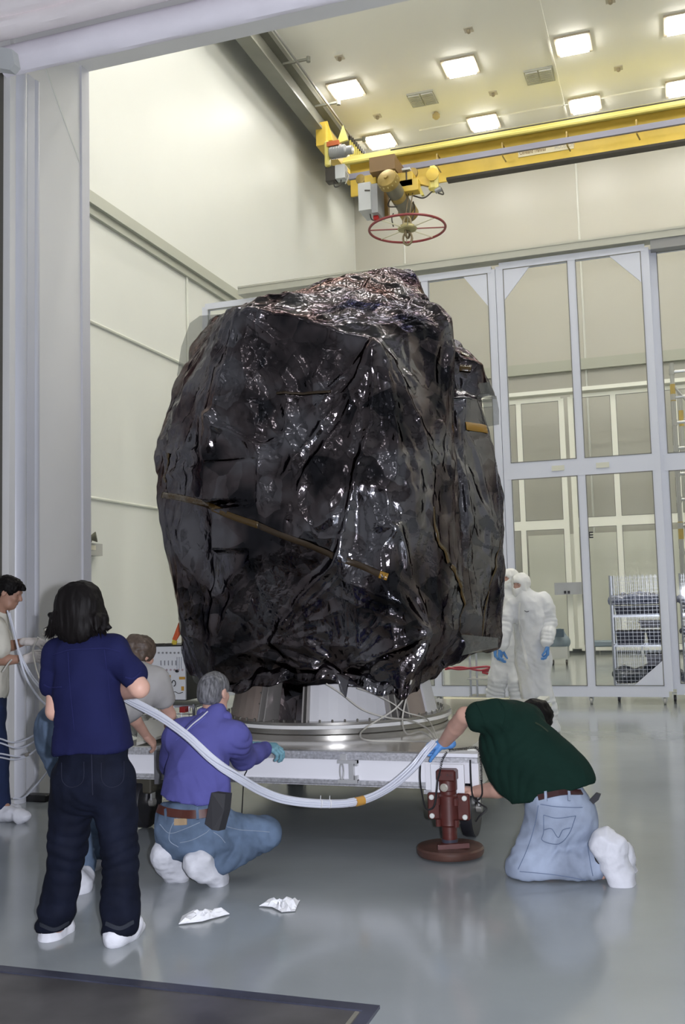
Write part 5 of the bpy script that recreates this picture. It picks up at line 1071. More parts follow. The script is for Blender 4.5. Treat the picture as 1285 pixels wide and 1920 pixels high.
p = at(715, 325, CY-.5); MB().box((p.x-.1, CY-1.2, p.z-.25), (p.x+.55, CY-.1, p.z+.12)).build('trolley_plate', mat('rust_brown', (.2, .12, .05), .5), ht)
for (a, b_, c_) in (((690, 338), (712, 352), .2), ((745, 335), (780, 356), .6), ((740, 350), (790, 364), .3)):
    p = at(*a, CY-.6); q = at(*b_, CY-.6); MB().box((p.x, CY-.9, q.z), (q.x, CY-.9+c_, p.z), c=.01).build('trolley_bracket', yel, ht)
for px, py in ((678, 338), (776, 326)):
    p = at(px, py, CY-.5); MB().lathe(p, [(.05, 0), (.12, .01), (.13, .06), (.12, .1), (.04, .11)], 20, axis=(0, -1, 0)).build('trolley_wheel', brz, ht, True)
p = at(814, 333, CY-.6); MB().box((p.x-.14, CY-.7, p.z-.35), (p.x+.1, CY-.45, p.z+.3), c=.07).build('gear_housing', yel2, ht); MB().lathe(p+Vector((0, -.12, .02)), [(.03, .0), (.15, 0), (.16, .05), (.04, .08)], 20, axis=(0, -1, 0)).build('gear_cover', yel, ht, True)
MB().bar(at(788, 338, CY-.6), at(815, 345, CY-.6), .12, .2).build('trolley_arm', yel, ht); MB().lathe(at(822, 356, CY-.6), [(.07, -.08), (.07, .08)], 12, axis=(1, 0, .3)).build('small_motor', MATS['motor_grey'], ht, True)
MB().prism([at(783, 338, CY-.7), at(795, 365, CY-.7), at(790, 366, CY-.7), at(776, 342, CY-.7)], (0, .1, 0)).build('strut', yel2, ht)
for pts in ([(775, 367, CY-.6), (795, 371, CY-.6), (812, 358, CY-.6)], [(822, 362, CY-.6), (832, 364, CY-.6), (827, 352, CY-.6)], [(740, 360, CY-.8), (728, 385, CY-.8), (745, 388, CY-.8)], [(738, 400, CY-.6), (735, 410, CY-.6), (738, 425, CY-.6)], [(755, 330, CY-.8), (768, 320, CY-.8), (770, 340, CY-.8)], [(775, 378, CY-.5), (778, 395, CY-.5), (770, 420, CY-.5)]): cable(pts, .018, wire, ht)
p = at(762, 316, CY-.9); MB().box((p.x-.1, CY-.95, p.z-.05), (p.x+.1, CY-.8, p.z+.0)).build('limit_plate', gry, ht); MB().tube([p, p+Vector((0, 0, -.3))], .02, 6).build('limit_arm', dk, ht)
MB().box((at(718, 358, CY-.4).x, CY-.45, at(718, 408, CY-.4).z), (at(728, 358, CY-.4).x, CY-.3, at(718, 350, CY-.4).z)).build('mast', mat('mast_bronze', (.3, .18, .05), .5), ht)
p = at(671, 344, CY-1.2); q = at(696, 392, CY-1.2); MB().box((p.x, CY-1.2, q.z), (q.x, CY-.5, p.z), c=.01).build('electrical_cabinet', gry, ht)
MB().box((q.x, CY-1.15, q.z-.08), (q.x+.16, CY-.55, p.z-.05)).build('cabinet_door', mat('cabinet_shade', (.3, .31, .33), .5), ht); MB().bar(at(684, 357, CY-1.22), at(694, 357, CY-1.22), .02, .03).build('cabinet_handle', dk, ht)  # door wears a darkened copy of the cabinet grey, shade put into colour
MB().lathe(at(706, 408, CY-.9), [(.07, -.06), (.07, .06)], 10, axis=(1, 0, 0)).build('warning_lamp', mat('lamp_red', (.5, .02, .02), .4), ht); cable([(694, 400, CY-.9), (698, 412, CY-.9), (712, 414, CY-.9)], .015, wire, ht)
# hook with spreader ring
hk = thing('spreader_ring', 'red-rimmed horizontal ring with spokes around the crane hook hanging under the hoist', 'crane hook', at(764, 430, 22.8))
c = at(764, 429, 22.8); Rr = (at(832, 430, 22.8)-at(695, 428, 22.8)).length/2; redm = mat('ring_red', (.22, .035, .04), .45)
MB().tube([c+Vector((math.cos(k*PI/36)*Rr, math.sin(k*PI/36)*Rr, 0)) for k in range(73)], .03, 8, False).build('rim', redm, hk, True)
for k in range(8):
    a = k*PI/4+.28; m = redm if k in (0, 4) else mat('spoke_pale', (.5, .48, .36), .4); d = Vector((math.cos(a), math.sin(a), 0)); MB().bar(c+d*.22, c+d*Rr, .035 if k in (0, 4) else .02, .02).build('spoke', m, hk)
MB().lathe(c, [(.08, -.05), (.22, -.03), (.24, .0), (.2, .06), (.1, .12)], 20).build('hub', mat('hub_brass', (.42, .38, .2), .4, metal=.4), hk, True)
def link_ring(c_, r, ry, rot, nm='chain_link'):
    MB().tube([c_+Vector((math.cos(a)*r*math.cos(rot), math.cos(a)*r*math.sin(rot), math.sin(a)*ry)) for a in [k*PI/8 for k in range(17)]], .028, 6, False).build(nm, mat('hook_steel', (.2, .16, .1), .4, metal=.5), hk, True)
link_ring(c+Vector((0, 0, .16)), .09, .14, .3); link_ring(c+Vector((0, 0, -.1)), .08, .13, 1.2); link_ring(c+Vector((0, 0, -.24)), .11, .16, 0., 'hook')
for dx in (-.05, .05): MB().tube([c+Vector((dx, 0, .25)), Vector((c.x+dx, CY-.6, at(764, 350, CY-.6).z))], .015, 6).build('hoist_rope', MATS['hook_steel'], hk)
# ================================================================ wall fixture, things behind glass
lf = thing('emergency_light', 'small grey emergency light with a lamp head on the left wall beside the door jamb', 'light', atx(168, 1030, XW+.05))
p = atx(150, 1018, XW+.02); q = atx(180, 1043, XW+.02)
hsg = MB().box((XW, p.y, q.z), (XW+.14, q.y, p.z)).build('housing', mat('fixture_grey', (.4, .4, .38), .5), lf); a = atx(172, 1022, XW+.15); b_ = atx(177, 1031, XW+.15)
MB().box((XW+.141, a.y, b_.z), (XW+.146, b_.y+.05, a.z)).build('label', mat('label_cream', (.65, .62, .5), .5), hsg); a = atx(162, 1022, XW+.15); MB().box((XW+.141, a.y-.2, b_.z-.02), (XW+.146, a.y+.02, a.z)).build('label', MATS['label_cream'], hsg)
h_ = atx(173, 1008, XW+.15); MB().lathe(h_, [(.03, -.05), (.05, .0), (.085, .06), (.08, .07)], 16, axis=(.5, .3, .1)).build('lamp_head', mat('lamp_dark', (.12, .12, .09), .4), lf, True); MB().tube([h_, h_-Vector((.05, .0, .12))], .015, 6).build('lamp_bracket', MATS['lamp_dark'], lf)
# wire racks
chrome = mat('chrome_wire', (.5, .52, .57), .3, metal=.6); darkbin = mat('navy_bin', (.012, .016, .045), .35, bump=(20, .3, .01)); clearp = glass_mat('clear_film', tint=(.9, .93, 1.), refl=.14, rough=.12)
def rack(x0, x1, y, zt_, lab, seed):
    t = thing('wire_rack', lab, 'rack', (x0, y, 0), 'wheeled wire racks behind the glass'); d = .55; r_ = random.Random(seed)
    for X in (x0, x1):
        for Yy in (y, y+d): MB().tube([(X, Yy, .12), (X, Yy, zt_)], .014, 6).build('post', chrome, t)
    nx = max(3, int((x1-x0)/.055)); nz = int((zt_-.2)/.052)
    for k in range(1, nx): MB().tube([(x0+(x1-x0)*k/nx, y-.012, .2), (x0+(x1-x0)*k/nx, y-.012, zt_)],   .0024, 4).build('upright_wire', chrome, t)
    for k in range(nz+1): MB().tube([(x0, y-.018, .2+k*.052), (x1, y-.018, .2+k*.052)],   .0024, 4).build('cross_wire', chrome, t)
    for k in range(8): MB().tube([(x0, y+d*k/8, .2), (x0, y+d*k/8, zt_)], .003, 4).build('side_wire', chrome, t)
    b = MB()
    for k in range(nx*2): b.tube([(x0+(x1-x0)*k/nx/2, y+d, .2), (x0+(x1-x0)*k/nx/2, y+d, zt_)], .003, 4)
    b.build('back_mesh', chrome, t)['kind'] = 'stuff'
    for z in (.22, .78, 1.2):
        s = MB().box((x0, y, z), (x1, y+.015, z+.025)).box((x0, y+d-.015, z), (x1, y+d, z+.025))
        for k in range(16): s.box((x0+(x1-x0)*k/16, y, z+.01), (x0+(x1-x0)*k/16+.006, y+d, z+.018))
        s.build('shelf', chrome, t)
    for X in (x0+.05, x1-.05): caster(X, y+.05, .05, t, mat('caster_black', (.06, .06, .065), .4), cd, .13)
    return t
RY = 14.95; z1 = at(1150, 1079, RY).z; xa = at(1149, 1200, RY).x; xb = xa+.86
rack(xa, xb, RY, z1, 'left wire rack on casters behind the glass partition, holding navy bins', 1); xc = xb+.1
rack(xc, xc+1.1, RY, z1, 'wire rack at the right picture edge behind the glass partition', 2)
def bin_(x0, x1, z0, z1_, lab, m=darkbin, y0=RY+.03, y1=RY+.5):
    t = thing('storage_bin', lab, 'bin', ((x0+x1)/2, (y0+y1)/2, z0), 'bins on the wire racks')
    bb_ = MB().prism([(x0+.02, y0+.02, z0), (x1-.02, y0+.02, z0), (x1, y0, z1_), (x0, y0, z1_)], (0, y1-y0, 0)).build('bin_body', m, t); MB().box((x0-.01, y0-.012, z1_-.03), (x1+.01, y1, z1_)).build('bin_rim', m, bb_)
bin_(xa+.05, xb-.03, 1.23, 1.36, 'long navy tray on the upper shelf of the left wire rack'); bin_(xa+.05, xa+.44, .8, 1.0, 'left navy bin on the middle shelf of the wire rack'); bin_(xa+.47, xb-.03, .8, 1.0, 'right navy bin on the middle shelf of the wire rack')
bin_(xa+.38, xb-.02, 1.04, 1.14, 'thin grey tray stack above the right middle bin', mat('tray_grey', (.22, .22, .26), .45)); bin_(xa+.45, xb-.02, .5, .66, 'grey tray on the lower shelf of the left wire rack', MATS['tray_grey']); bin_(xc+.03, xc+1.05, 1.23, 1.33, 'navy tray on the upper shelf of the right-edge wire rack'); bin_(xc+.03, xc+1.05, .8, .93, 'navy bin on the middle shelf of the right-edge wire rack')
def sack(x0, x1, z0, z1_, m, lab, seed, name='bagged_bundle'):
    S_ = Sdf(.06); n = 5
    for k in range(n): x = x0+(x1-x0)*(k+.5)/n; S_.ell((x, RY+.25, z0+(z1_-z0)*.42), ((x1-x0)/n*.95, .2, (z1_-z0)*(.42+.1*math.sin(k*2+seed))))
    V, F = S_.mesh(.02); V = fabric(V, F, .02, 7, seed, (1, 1, 1), .01); V[:, 2] = np.maximum(V[:, 2], z0+.003); o = npmesh(name, V, F, m); tag(o, lab, 'bag', 'film-wrapped bundles on the racks')
bagm = mat('dark_bag_film', (.05, .06, .08), .12, ior=1.8, bump=(9, .5, .03)); clb = mat('pale_bag_film', (.16, .18, .27), .1, ior=1.8, bump=(9, .6, .03))
sack(xa+.05, xb-.02, .25, .52, bagm, 'dark film-wrapped bundle on the bottom shelf of the left rack', 3); sack(xa+.06, xb-.03, 1.37, 1.54, clb, 'clear film bags on top of the left rack', 5); sack(xc+.05, xc+1., .25, .45, clb, 'clear film bundle on the bottom shelf at the right edge', 8); sack(xc+.05, xc+1., 1.34, 1.58, clb, 'shiny film bag on top of the right-edge rack', 11); sack(xc+.05, xc+.9, .94, 1.05, clb, 'shiny film bundle on the middle shelf of the right-edge rack', 14)
# scaffold tower at the right edge
sc = thing('scaffold_tower', 'aluminium scaffold tower with amber sleeves behind the glass at the right picture edge', 'scaffold', (at(1268, 800, 17.).x, 17., 0)); alm = mat('scaffold_alu', (.5, .5, .48), .3, metal=.6); amb = mat('amber_sleeve', (.5, .36, .1), .45)
sx0 = at(1266, 800, 17.).x; zt_ = at(1270, 680, 17.).z
for dx, dy, zz in ((0, 0, zt_), (1.4, 0, zt_), (.12, 1.4, zt_-.2), (1.5, 1.4, zt_-.2)):
    std_ = MB().tube([(sx0+dx, 17+dy, 0), (sx0+dx, 17+dy, zz)], .035, 8).build('standard', alm, sc, True)
    for z in (zz-.35, zz-2.6): MB().tube([(sx0+dx, 17+dy, z-.28), (sx0+dx, 17+dy, z)], .042, 8).build('sleeve', amb, std_, True)
k = 0; z = .5
while z < zt_:
    MB().tube([(sx0, 17, z), (sx0+1.4, 17, z)], .025, 6).build('rung', alm, sc); MB().tube([(sx0+.12, 18.4, z-.15), (sx0+1.5, 18.4, z-.15)], .025, 6).build('rung', alm, sc); MB().lathe((sx0, 17, z-.05), [(.045, 0), (.045, .1)], 8).build('coupler', alm, sc); z += .42
MB().tube([(sx0, 17, 1), (sx0+1.4, 17, 3.)], .022, 6).build('brace', alm, sc); MB().tube([(sx0, 17, 4.9), (sx0+1.4, 17, 3.)], .022, 6).build('brace', alm, sc)
# items inside the far room
ib = thing('wall_panel_box', 'pale grey electrical panel with two small black marks on the far partition', 'panel', at(1065, 1105, YI-.3)); p = at(1040, 1093, YI-.3); q = at(1092, 1114, YI-.3)
MB().box((p.x, YI-.35, q.z), (q.x, YI-.2, p.z)).build('panel_cover', mat('panel_grey', (.36, .37, .4), .5), ib)
for px in (1060, 1067): a = at(px, 1110, YI-.36); MB().box((a.x-.03, YI-.36, a.z-.04), (a.x+.03, YI-.35, a.z+.03)).build('socket', letters, ib)
ms = thing('grey_cart', 'blue-grey rounded covered cart standing beyond the glass, right of the clean-suited people', 'cart', fl(1045, 1226)); cy = 23.0; p = at(1028, 1180, cy); q = at(1066, 1216, cy); cg = mat('cart_bluegrey', (.2, .25, .29), .45, bump=(12, .3, .02))
S_ = Sdf(.08); S_.cone((p.x, cy, q.z+.15), (q.x-.1, cy, q.z+.15), .2, .16); S_.cone((p.x+.1, cy, q.z+.2), (p.x+.25, cy, p.z-.1), .2, .12); V, F = S_.mesh(.03); npmesh('cover', V, F, cg, ms)
MB().box((p.x, cy-.2, .15), (q.x, cy+.2, q.z+.05)).build('base', mat('cart_base', (.45, .46, .44), .5), ms); a = at(1050, 1187, cy-.25); MB().box((a.x-.09, cy-.27, a.z-.09), (a.x+.09, cy-.2, a.z+.09)).build('screen', mat('screen_dark', (.06, .09, .12), .3), ms)
for dx in (.1, .4): MB().lathe((p.x+dx, cy-.15, .06), [(.06, -.02), (.06, .02)], 12, axis=(1, 0, 0)).build('wheel', dk, ms)
b2_ = thing('low_bench', 'low blue-grey bench against the far partition left of the wire rack', 'bench', fl(1130, 1226)); p = at(1108, 1201, YI-.6); q = at(1146, 1212, YI-.6); MB().box((p.x, YI-.8, q.z), (q.x+.8, YI-.4, p.z), c=.03).build('seat', cg, b2_)
for dx in (.05, 1.2): MB().box((p.x+dx, YI-.75, 0), (p.x+dx+.05, YI-.45, q.z)).build('leg', mat('cart_base'), b2_)
# small steel cart with red hoses left of the suited pair
sm = thing('steel_cart', 'small steel cart frame on casters beyond the payload, left of the clean-suited pair', 'cart', fl(893, 1308)); cy = 13.4; xs_ = [at(883, 1280, cy).x, at(895, 1280, cy).x, at(925, 1280, cy).x]; zt2 = at(890, 1225, cy).z
for x in xs_: MB().tube([(x, cy, .08), (x, cy, zt2)], .014, 8).build('upright', chrome, sm)
MB().box((xs_[0]-.03, cy-.12, .2), (xs_[2]+.05, cy+.3, .225)).build('tray', mat('tray_steel', (.5, .5, .48), .35, metal=.4), sm); MB().box((xs_[0]-.03, cy-.12, .45), (xs_[2]+.05, cy+.3, .465)).build('tray', MATS['tray_steel'], sm)
for x in (xs_[0], xs_[2]): MB().lathe((x-.012, cy, .04), [(.04, 0), (.04, .024)], 12, axis=(1, 0, 0)).build('caster_wheel', dk, sm)
redh = mat('red_hose', (.35, .03, .05), .45)
for k, pts in enumerate(([(832, 1250, 13.2), (860, 1255, 13.2), (890, 1252, 13.15), (915, 1250, 13.15), (925, 1256, 13.2), (905, 1260, 13.2), (918, 1264, 13.2)], [(835, 1255, 13.25), (865, 1251, 13.2), (900, 1257, 13.2), (922, 1252, 13.2)])):
    tag(cable(pts, .014, redh, None, 'red_hose'), 'upper red hose strung behind the payload near the suited pair' if k == 0 else 'lower red hose strung behind the payload near the suited pair', 'hose', 'red hoses')
# yellow-cream floor sheet with a rod behind the trailer
tb = thing('sheeted_table', 'low cream-covered table with a thin rod lying on it, behind the green-shirted person', 'table', (at(900, 1320, 10.4).x, 10.4, 0)); p0, p1, p2, p3 = at(838, 1326, 9.9), at(935, 1330, 9.9), at(935, 1308, 11.0), at(835, 1306, 11.0); zt3 = .35
poly = [fl(836, 1328, zt3), fl(960, 1330, zt3), fl(955, 1309, zt3), fl(832, 1307, zt3)]; MB().prism(poly, (0, 0, -.03)).build('tabletop', mat('cream_sheet', (.66, .63, .46), .6), tb)
for p in poly: MB().tube([(p.x, p.y, 0), (p.x, p.y, zt3-.03)], .02, 6).build('leg', chrome, tb)
rd = MB().tube([fl(858, 1316, zt3+.012), fl(905, 1322, zt3+.012)], .009, 6).build('thin_rod', mat('rod_grey', (.25, .25, .24), .4)); tag(rd, 'thin grey rod lying on the cream-covered table', 'rod')
# ================================================================ test console on a wire cart at left
EY = 7.6; con = thing('test_console', 'white instrument panel with amber tape patches and black coiled plugs in a black case', 'console', at(325, 1320, EY)); cwh = mat('console_white', (.66, .67, .68), .4); cbk = mat('case_black', (.012, .012, .013), .4); tapa = mat('tape_amber', (.5, .27, .04), .4)
p = at(270, 1213, EY); q = at(348, 1312, EY); q2 = at(372, 1315, EY+.25)
fp = MB().box((p.x, EY, q.z), (q.x, EY+.02, p.z)).build('front_panel', cwh, con); MB().box((p.x-.01, EY+.021, q.z-.01), (q2.x, EY+.45, p.z+.012)).build('case', cbk, con)
def cpt(px, py): return at(px, py, EY-.003)
for (a, b_) in (((336, 1269), (347, 1274)), ((340, 1287), (345, 1295)), ((308, 1292), (319, 1302)), ((307, 1300), (312, 1307)), ((316, 1266), (320, 1271)), ((294, 1260), (298, 1264))):
    u, v = cpt(*a), cpt(*b_); MB().box((u.x, EY-.004, v.z), (v.x, EY, u.z)).build('tape_patch', tapa, fp)
for k in range(5):
    a = cpt(302+k*7, 1243); MB().box((a.x-.003, EY-.008, a.z-.02), (a.x+.003, EY, a.z+.02)).build('switch', mat('switch_grey', (.25, .25, .27), .4), fp)
for row, y in enumerate((1224, 1256)):
    for k in range(7): a = cpt(298+k*7.4, y); MB().lathe(a, [(.009, 0), (.006, .012)], 8, axis=(0, -1, 0)).build('connector', mat('conn_pink', (.42, .32, .33), .5) if row else mat('conn_grey', (.3, .3, .3), .4, metal=.3), fp)
for k in range(4):
    a = cpt(303+k*8, 1281); MB().tube([a+Vector((math.cos(t)*.017, -.01, math.sin(t)*.024)) for t in [j*PI/6 for j in range(-3, 7)]], .004, 6).build('coiled_plug', cbk, fp, True)
for x0 in (332, 336, 340): MB().tube([cpt(x0, 1232), cpt(x0, 1254)], .003, 6).build('guide_bar', chrome, fp)
a = cpt(333, 1258); MB().lathe(a, [(.014, 0), (.012, .02)], 10, axis=(0, -1, 0)).build('knob', cbk, fp, True)
MB().tube(smoothpath([cpt(322, 1300), cpt(328, 1297), cpt(335, 1300), cpt(343, 1298)], 4), .003, 5).build('panel_script', cbk, fp)
for px in (318, 300, 283): a = at(px, 1211, EY+.1); MB().box((a.x-.03, EY+.08, a.z-.01), (a.x+.03, EY+.14, a.z+.02)).build('latch', dk, con)
ct = thing('wire_cart', 'chrome wire shelf cart under the test console, behind the bending person', 'cart', (p.x+.1, EY, 0)); zc0 = q.z-.03
MB().box((p.x-.25, EY-.05, zc0-.03), (q2.x+.12, EY+.5, zc0-.012)).build('shelf', chrome, ct)
for x in (p.x-.22, q2.x+.1):
    for y in (EY-.03, EY+.48): MB().tube([(x, y, .05), (x, y, zc0)], .014, 8).build('post', chrome, ct); 
for k in range(12): MB().tube([(p.x-.25+k*.07, EY-.06, zc0-.14), (p.x-.25+k*.07, EY-.06, zc0-.02)], .004, 5).build('basket_wire', chrome, ct)
for z in (zc0-.14, zc0-.08): MB().tube([(p.x-.25, EY-.06, z), (q2.x+.1, EY-.06, z)], .005, 5).build('basket_rail', chrome, ct)
for x in (p.x-.22, q2.x+.1): MB().lathe((x-.012, EY-.03, .045), [(.042, 0), (.042, .024)], 12, axis=(1, 0, 0)).build('caster_wheel', dk, ct)
rb = thing('red_toolbox', 'small red item on the wire cart shelf below the black console case', 'box', at(343, 1332, EY)); a = at(338, 1325, EY-.1); b_ = at(349, 1336, EY-.1); MB().box((a.x, EY-.12, b_.z), (b_.x, EY-.02, a.z), c=.005).build('box_body', mat('tool_red', (.3, .02, .02), .4), rb)
st = thing('warning_strap', 'orange-red strap with a yellow end hanging down onto the console beside the payload', 'strap', at(330, 1205, EY)); orr = mat('strap_orange', (.55, .09, .02), .5)
MB().prism([at(335, 1167, 7.75), at(340, 1175, 7.75), at(339, 1187, 7.72), at(330, 1202, 7.7), at(323, 1199, 7.7)], (0, .008, 0)).build('webbing', orr, st); MB().prism([at(324, 1199, 7.7), at(332, 1202, 7.7), at(330, 1210, 7.7), at(321, 1208, 7.7)], (0, .009, 0)).build('yellow_tab', mat('tab_yellow', (.6, .45, .05), .5), st)
# clear film sheet crumpled on the trailer corner
S_ = Sdf(.03); S_.cone(at(262, 1360, 6.9), at(300, 1355, 7.1), .07, .06); S_.cone(at(280, 1350, 7.1), at(305, 1362, 6.9), .05, .05); V, F = S_.mesh(.012); V = fabric(V, F, .014, 10, 6, (1, 1, 1), .008)
cf = npmesh('crumpled_film', V, F, mat('clear_crumple', (.3, .3, .27), .1, ior=1.7, alpha=.75, bump=(12, .5, .02))); tag(cf, 'crumpled clear film heap on the trailer deck behind the bending person', 'plastic sheet')
# ================================================================ tube bundle held between the people
tubm = mat('nylon_tube', (.6, .62, .7), .28, spec=.5); tubm2 = mat('clear_tube', (.62, .6, .54), .25, alpha=.85)
tb_ = thing('tube_bundle', 'bundle of white plastic tubes sagging past the violet shirt to the blue glove', 'tubing', at(610, 1508, 5.0))
path = [(225, 1300, 5.0), (243, 1312, 4.97), (300, 1342, 4.9), (350, 1378, 4.86), (400, 1425, 4.86), (440, 1452, 4.95), (490, 1482, 5.15), (540, 1500, 5.3), (610, 1507, 5.45), (675, 1502, 5.6), (730, 1478, 5.75), (775, 1442, 5.83), (802, 1408, 5.86), (815, 1392, 5.9)]
core = smoothpath([at(*p) for p in path], 8); R_ = random.Random(3)
for k in range(9):
    a = k*2*PI/8; rr = .0 if k == 8 else .014; ph = R_.uniform(0, 6); pts = []
    for i, c_ in enumerate(core):
        t = (core[min(i+1, len(core)-1)]-core[max(i-1, 0)]).normalized(); up = Vector((0, 0, 1)); up = (up-t*up.dot(t)).normalized(); s_ = t.cross(up); tw_ = a+i*.035; spread = 1+.5*math.sin(i*.09+ph)*(.4 if i < 70 else 1.)
        pts.append(c_+(up*math.sin(tw_)*1.25+s_*math.cos(tw_)*.8)*rr*spread)
    MB().tube(pts, .0068, 7).build('tube', tubm, tb_, True)
def band(i0, i1, m, r=.0255, lab=None):
    o = MB().tube(core[i0:i1+1], r, 14).build('tape_band', m, tb_, True)
    if lab: o['label'] = lab
def near(px): return min(range(len(core)), key=lambda i: abs(642.5+FPX*((np.array(core[i])-EYE)@CR)/((np.array(core[i])-EYE)@CF)-px))
i = near(676); band(i-1, i+1, mat('tape_orange', (.5, .26, .05), .4), .026, 'orange tape band')
for px in (601, 615):
    i = near(px); t = (core[i+1]-core[i]).normalized(); MB().lathe(core[i], [(.025, -.003), (.025, .003)], 14, axis=t).tube([core[i]+Vector((0, 0, .02)), core[i]+Vector((.002, 0, .045))], .002, 5).build('cable_tie', mat('tie_white', (.7, .7, .72), .4), tb_)
# loose tubes from the glove up over the deck
def ftube(pts, r, m, lab, name='loose_tube', grp='loose clear tubes'): tag(MB().tube(smoothpath([at(*p) for p in pts], 8), r, 6).build(name, m, None, True), lab, 'tubing', grp)
ftube([(818, 1388, 5.95), (800, 1365, 6.4), (765, 1350, 6.8), (725, 1345, 6.9), (680, 1330, 6.85), (640, 1300, 6.85), (612, 1282, 6.84)], .006, tubm2, 'loose clear tube arching from the blue glove up under the film at centre')
ftube([(815, 1388, 5.95), (790, 1372, 6.4), (763, 1376, 6.6), (755, 1350, 6.85), (762, 1310, 6.9), (772, 1275, 6.9)], .006, tubm2, 'loose clear tube rising straight up to the film at right of the adapter')
ftube([(812, 1390, 5.95), (760, 1390, 6.3), (690, 1388, 6.35), (676, 1378, 6.5), (690, 1362, 6.7), (740, 1330, 6.85), (765, 1300, 6.88)], .006, tubm2, 'loose clear tube looping left on the deck')
ftube([(820, 1386, 5.98), (810, 1360, 6.4), (795, 1345, 6.8), (760, 1335, 6.9), (735, 1318, 6.9), (700, 1300, 6.88), (670, 1290, 6.86)], .005, tubm2, 'thin loose clear tube crossing the white adapter panel')
# tubes fanning at left, held by the man
fan = [[(0, 1385, 5.9), (30, 1392, 5.8), (70, 1375, 5.6), (110, 1340, 5.4), (150, 1300, 5.2), (190, 1290, 5.1), (225, 1300, 5.0)], [(0, 1393, 5.9), (40, 1402, 5.8), (90, 1372, 5.5), (130, 1330, 5.3), (180, 1296, 5.1), (225, 1302, 5.0)], [(0, 1413, 5.9), (45, 1418, 5.8), (80, 1395, 5.6), (120, 1350, 5.3), (180, 1300, 5.1), (225, 1304, 5.0)],
 [(0, 1420, 5.9), (30, 1424, 5.8), (60, 1412, 5.7), (95, 1378, 5.5), (130, 1340, 5.3), (180, 1302, 5.1), (225, 1305, 5.0)], [(18, 1150, 6.0), (28, 1190, 5.9), (36, 1225, 5.85), (45, 1260, 5.8), (60, 1290, 5.7), (85, 1320, 5.6), (120, 1330, 5.4)], [(14, 1145, 6.0), (30, 1200, 5.9), (45, 1240, 5.85), (70, 1280, 5.7), (100, 1300, 5.5), (130, 1315, 5.3)],
 [(35, 1220, 5.85), (52, 1260, 5.8), (75, 1290, 5.6), (105, 1310, 5.4), (140, 1310, 5.2)], [(80, 1195, 6.1), (84, 1178, 6.1), (90, 1215, 5.9), (96, 1260, 5.7), (100, 1300, 5.5)], [(78, 1190, 6.1), (95, 1192, 6.), (115, 1205, 5.6)], [(72, 1195, 6.1), (62, 1225, 6.1), (80, 1290, 5.8), (105, 1320, 5.5)], [(22, 1237, 6.0), (15, 1245, 6.0), (5, 1260, 6.)], [(25, 1497, 6.0), (45, 1495, 5.95), (70, 1470, 5.8), (95, 1440, 5.6)]]
lb = ['lowest-hanging upper strand', 'second strand', 'third strand with a metal clip', 'bottom strand', 'thick strand crossing his forearms', 'strand beside the forearms', 'strand dropping from his lower hand', 'kinked strand above his hand', 'strand going right towards the dark hair', 'strand hanging from his upper glove', 'short strand below his forearm', 'strand rising from the floor cable']
for k, pts in enumerate(fan): ftube(pts, .0075 if k in (4, ) else .006, tubm2 if k in (7, 8, 9, 10) else tubm, 'white plastic tube at the left edge, '+lb[k], 'plastic_tube', 'tubes fanning out at the left edge')
a = at(52, 1414, 5.72); cl = thing('tube_clip', 'small metal clip on the lowest hanging tube at left', 'clip', a); MB().lathe(a-Vector((.015, 0, .008)), [(.012, 0), (.012, .03)], 8, axis=(1, 0, .45)).lathe(a-Vector((.015, 0, .008)), [(.004, -.01), (.004, .04)], 8, axis=(1, 0, .45)).build('clip_body', mat('clip_steel', (.3, .28, .25), .3, metal=.7), cl, True)
# black coiled lead on the trailer corner
lead = mat('black_lead', (.012, .012, .014), .4)
bl = thing('coiled_lead', 'black coiled grounding lead looping round the trailer corner and the red jack', 'cable', at(900, 1410, 5.95))
def coil(path, r, pitch, wr, name='coil'):
    c_ = smoothpath([at(*p) for p in path], 14); pts = []; L_ = 0; u = None
    fine = []
    for i in range(len(c_)-1):
        n = max(2, int((c_[i+1]-c_[i]).length/(pitch/8)))
        for k in range(n): fine.append(c_[i].lerp(c_[i+1], k/n))
    for i, c0_ in enumerate(fine):
        t = (fine[min(i+1, len(fine)-1)]-fine[max(i-1, 0)]).normalized(); u = t.orthogonal().normalized() if u is None else (u-t*u.dot(t)).normalized(); w_ = t.cross(u); a = i*2*PI/8; pts.append(c0_+(u*math.cos(a)+w_*math.sin(a))*r)
    return MB().tube(pts, wr, 4).build(name, lead, bl, True)
coil([(842, 1407, 5.95), (870, 1404, 6.0), (890, 1401, 6.0), (899, 1408, 5.98), (902, 1430, 5.98), (903, 1465, 5.98)], .007, .0085, .0022); coil([(838, 1410, 5.93), (830, 1425, 5.93), (826, 1443, 5.93)], .006, .0085, .0022)
for pts in ([(903, 1462, 5.98), (904, 1490, 5.98), (893, 1502, 5.98), (887, 1498, 5.98)], [(882, 1425, 6.05), (884, 1470, 6.0), (888, 1495, 5.98), (902, 1508, 5.98), (913, 1517, 5.98), (900, 1530, 5.98), (893, 1540, 6.0)], [(789, 1424, 5.93), (788, 1460, 5.9), (792, 1490, 5.9), (798, 1514, 5.9), (806, 1518, 5.9), (815, 1510, 5.89), (819, 1485, 5.89), (821, 1460, 5.89)], [(826, 1443, 5.92), (822, 1460, 5.9)]):
    MB().tube(smoothpath([at(*p) for p in pts], 8), .0055, 6).build('lead', lead, bl, True)
dc = MB().tube(smoothpath([at(465, 1430, 6.03), at(463, 1445, 6.04), at(458, 1458, 6.05), at(455, 1500, 6.06), (at(452, 1560, 6.1))], 8), .004, 6).build('drop_lead', lead, None, True); tag(dc, 'thin black lead hanging down the trailer front beside the violet shirt', 'cable')
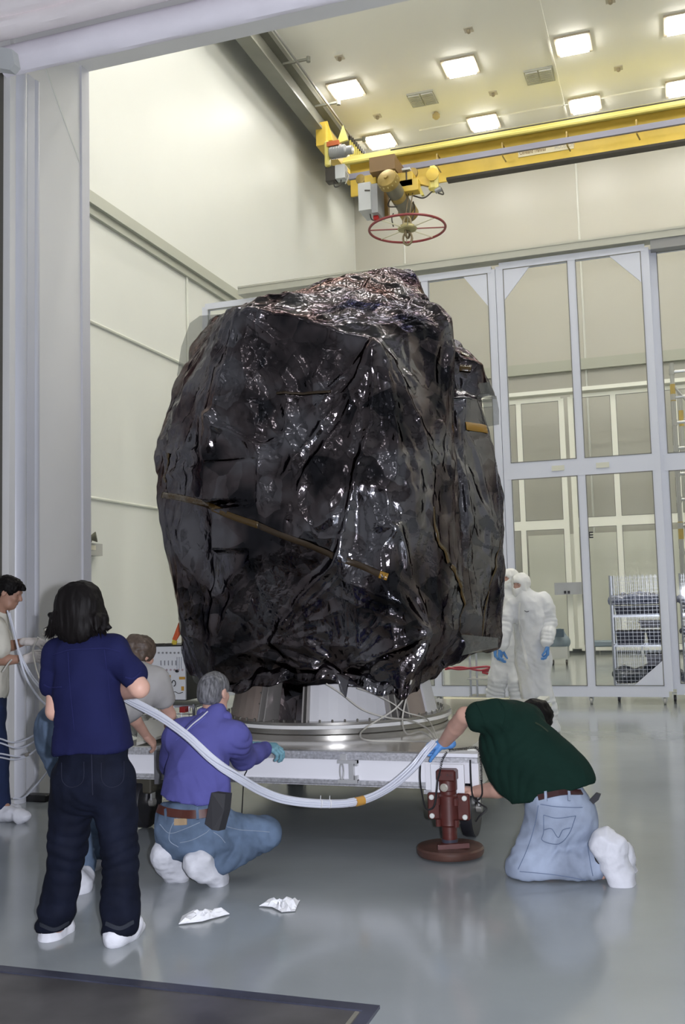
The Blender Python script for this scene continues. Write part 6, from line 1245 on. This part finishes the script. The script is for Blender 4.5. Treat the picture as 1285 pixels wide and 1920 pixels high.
# ================================================================ floor items
paper = mat('white_paper', (.78, .79, .82), .7, bump=(30, .4, .004))
def scrap(pts, lab, seed):
    P_ = [fl(*p) for p in pts]; c = sum(P_, Vector())/len(P_); r_ = random.Random(seed); vs = []; fs = []; n = len(P_); rings = 4
    for j in range(rings+1):
        for i in range(n*3):
            a = P_[i//3].lerp(P_[(i//3+1) % n], (i % 3)/3); v = c.lerp(a, (j+.001)/rings); vs.append(v+Vector((0, 0, .006+(.032*r_.random() if j < rings else .001))))
    m_ = n*3
    for j in range(rings):
        for i in range(m_): fs.append((j*m_+i, j*m_+(i+1) % m_, (j+1)*m_+(i+1) % m_, (j+1)*m_+i))
    o = MB().add(vs, fs).build('paper_scrap', paper); md = o.modifiers.new('thick', 'SOLIDIFY'); md.thickness = .003; md.offset = -1; tag(o, lab, 'paper', 'white scraps on the floor')
scrap([(335, 1735), (342, 1720), (385, 1712), (415, 1711), (431, 1716), (400, 1724), (380, 1730)], 'longer crumpled white scrap on the floor, nearer the woman', 1)
scrap([(486, 1701), (500, 1692), (530, 1694), (563, 1690), (558, 1700), (554, 1710), (528, 1712), (510, 1703)], 'smaller crumpled white scrap on the floor, right of the other one', 2)
bb = thing('black_adapter_box', 'small black rectangular power box on the floor beside the door jamb', 'box', fl(65, 1503)); c = fl(65, 1504); MB().box((c.x-.105, c.y, 0.001), (c.x+.1, c.y+.1, .055), c=.006).build('box_body', cbk, bb); MB().tube([(c.x+.1, c.y+.05, .03), (c.x+.16, c.y+.06, .03)], .006, 6).build('plug', cbk, bb)
fc = MB().tube(smoothpath([fl(-10, 1497, .01), fl(25, 1496, .01), fl(45, 1492, .012), (fl(52, 1493, .012)), c+Vector((-.1, .03, .012))], 8), .006, 6).build('floor_cable', lead, None, True); tag(fc, 'black cable on the floor running from the left edge to the small black box', 'cable')
fc = MB().tube(smoothpath([c+Vector((.16, .06, .012)), fl(95, 1492, .012), fl(120, 1486, .012), fl(160, 1478, .012)], 8), .008, 6).build('floor_cable', mat('grey_cable', (.4, .4, .38), .4), None, True); tag(fc, 'grey cable on the floor running right from the small black box behind the woman', 'cable')
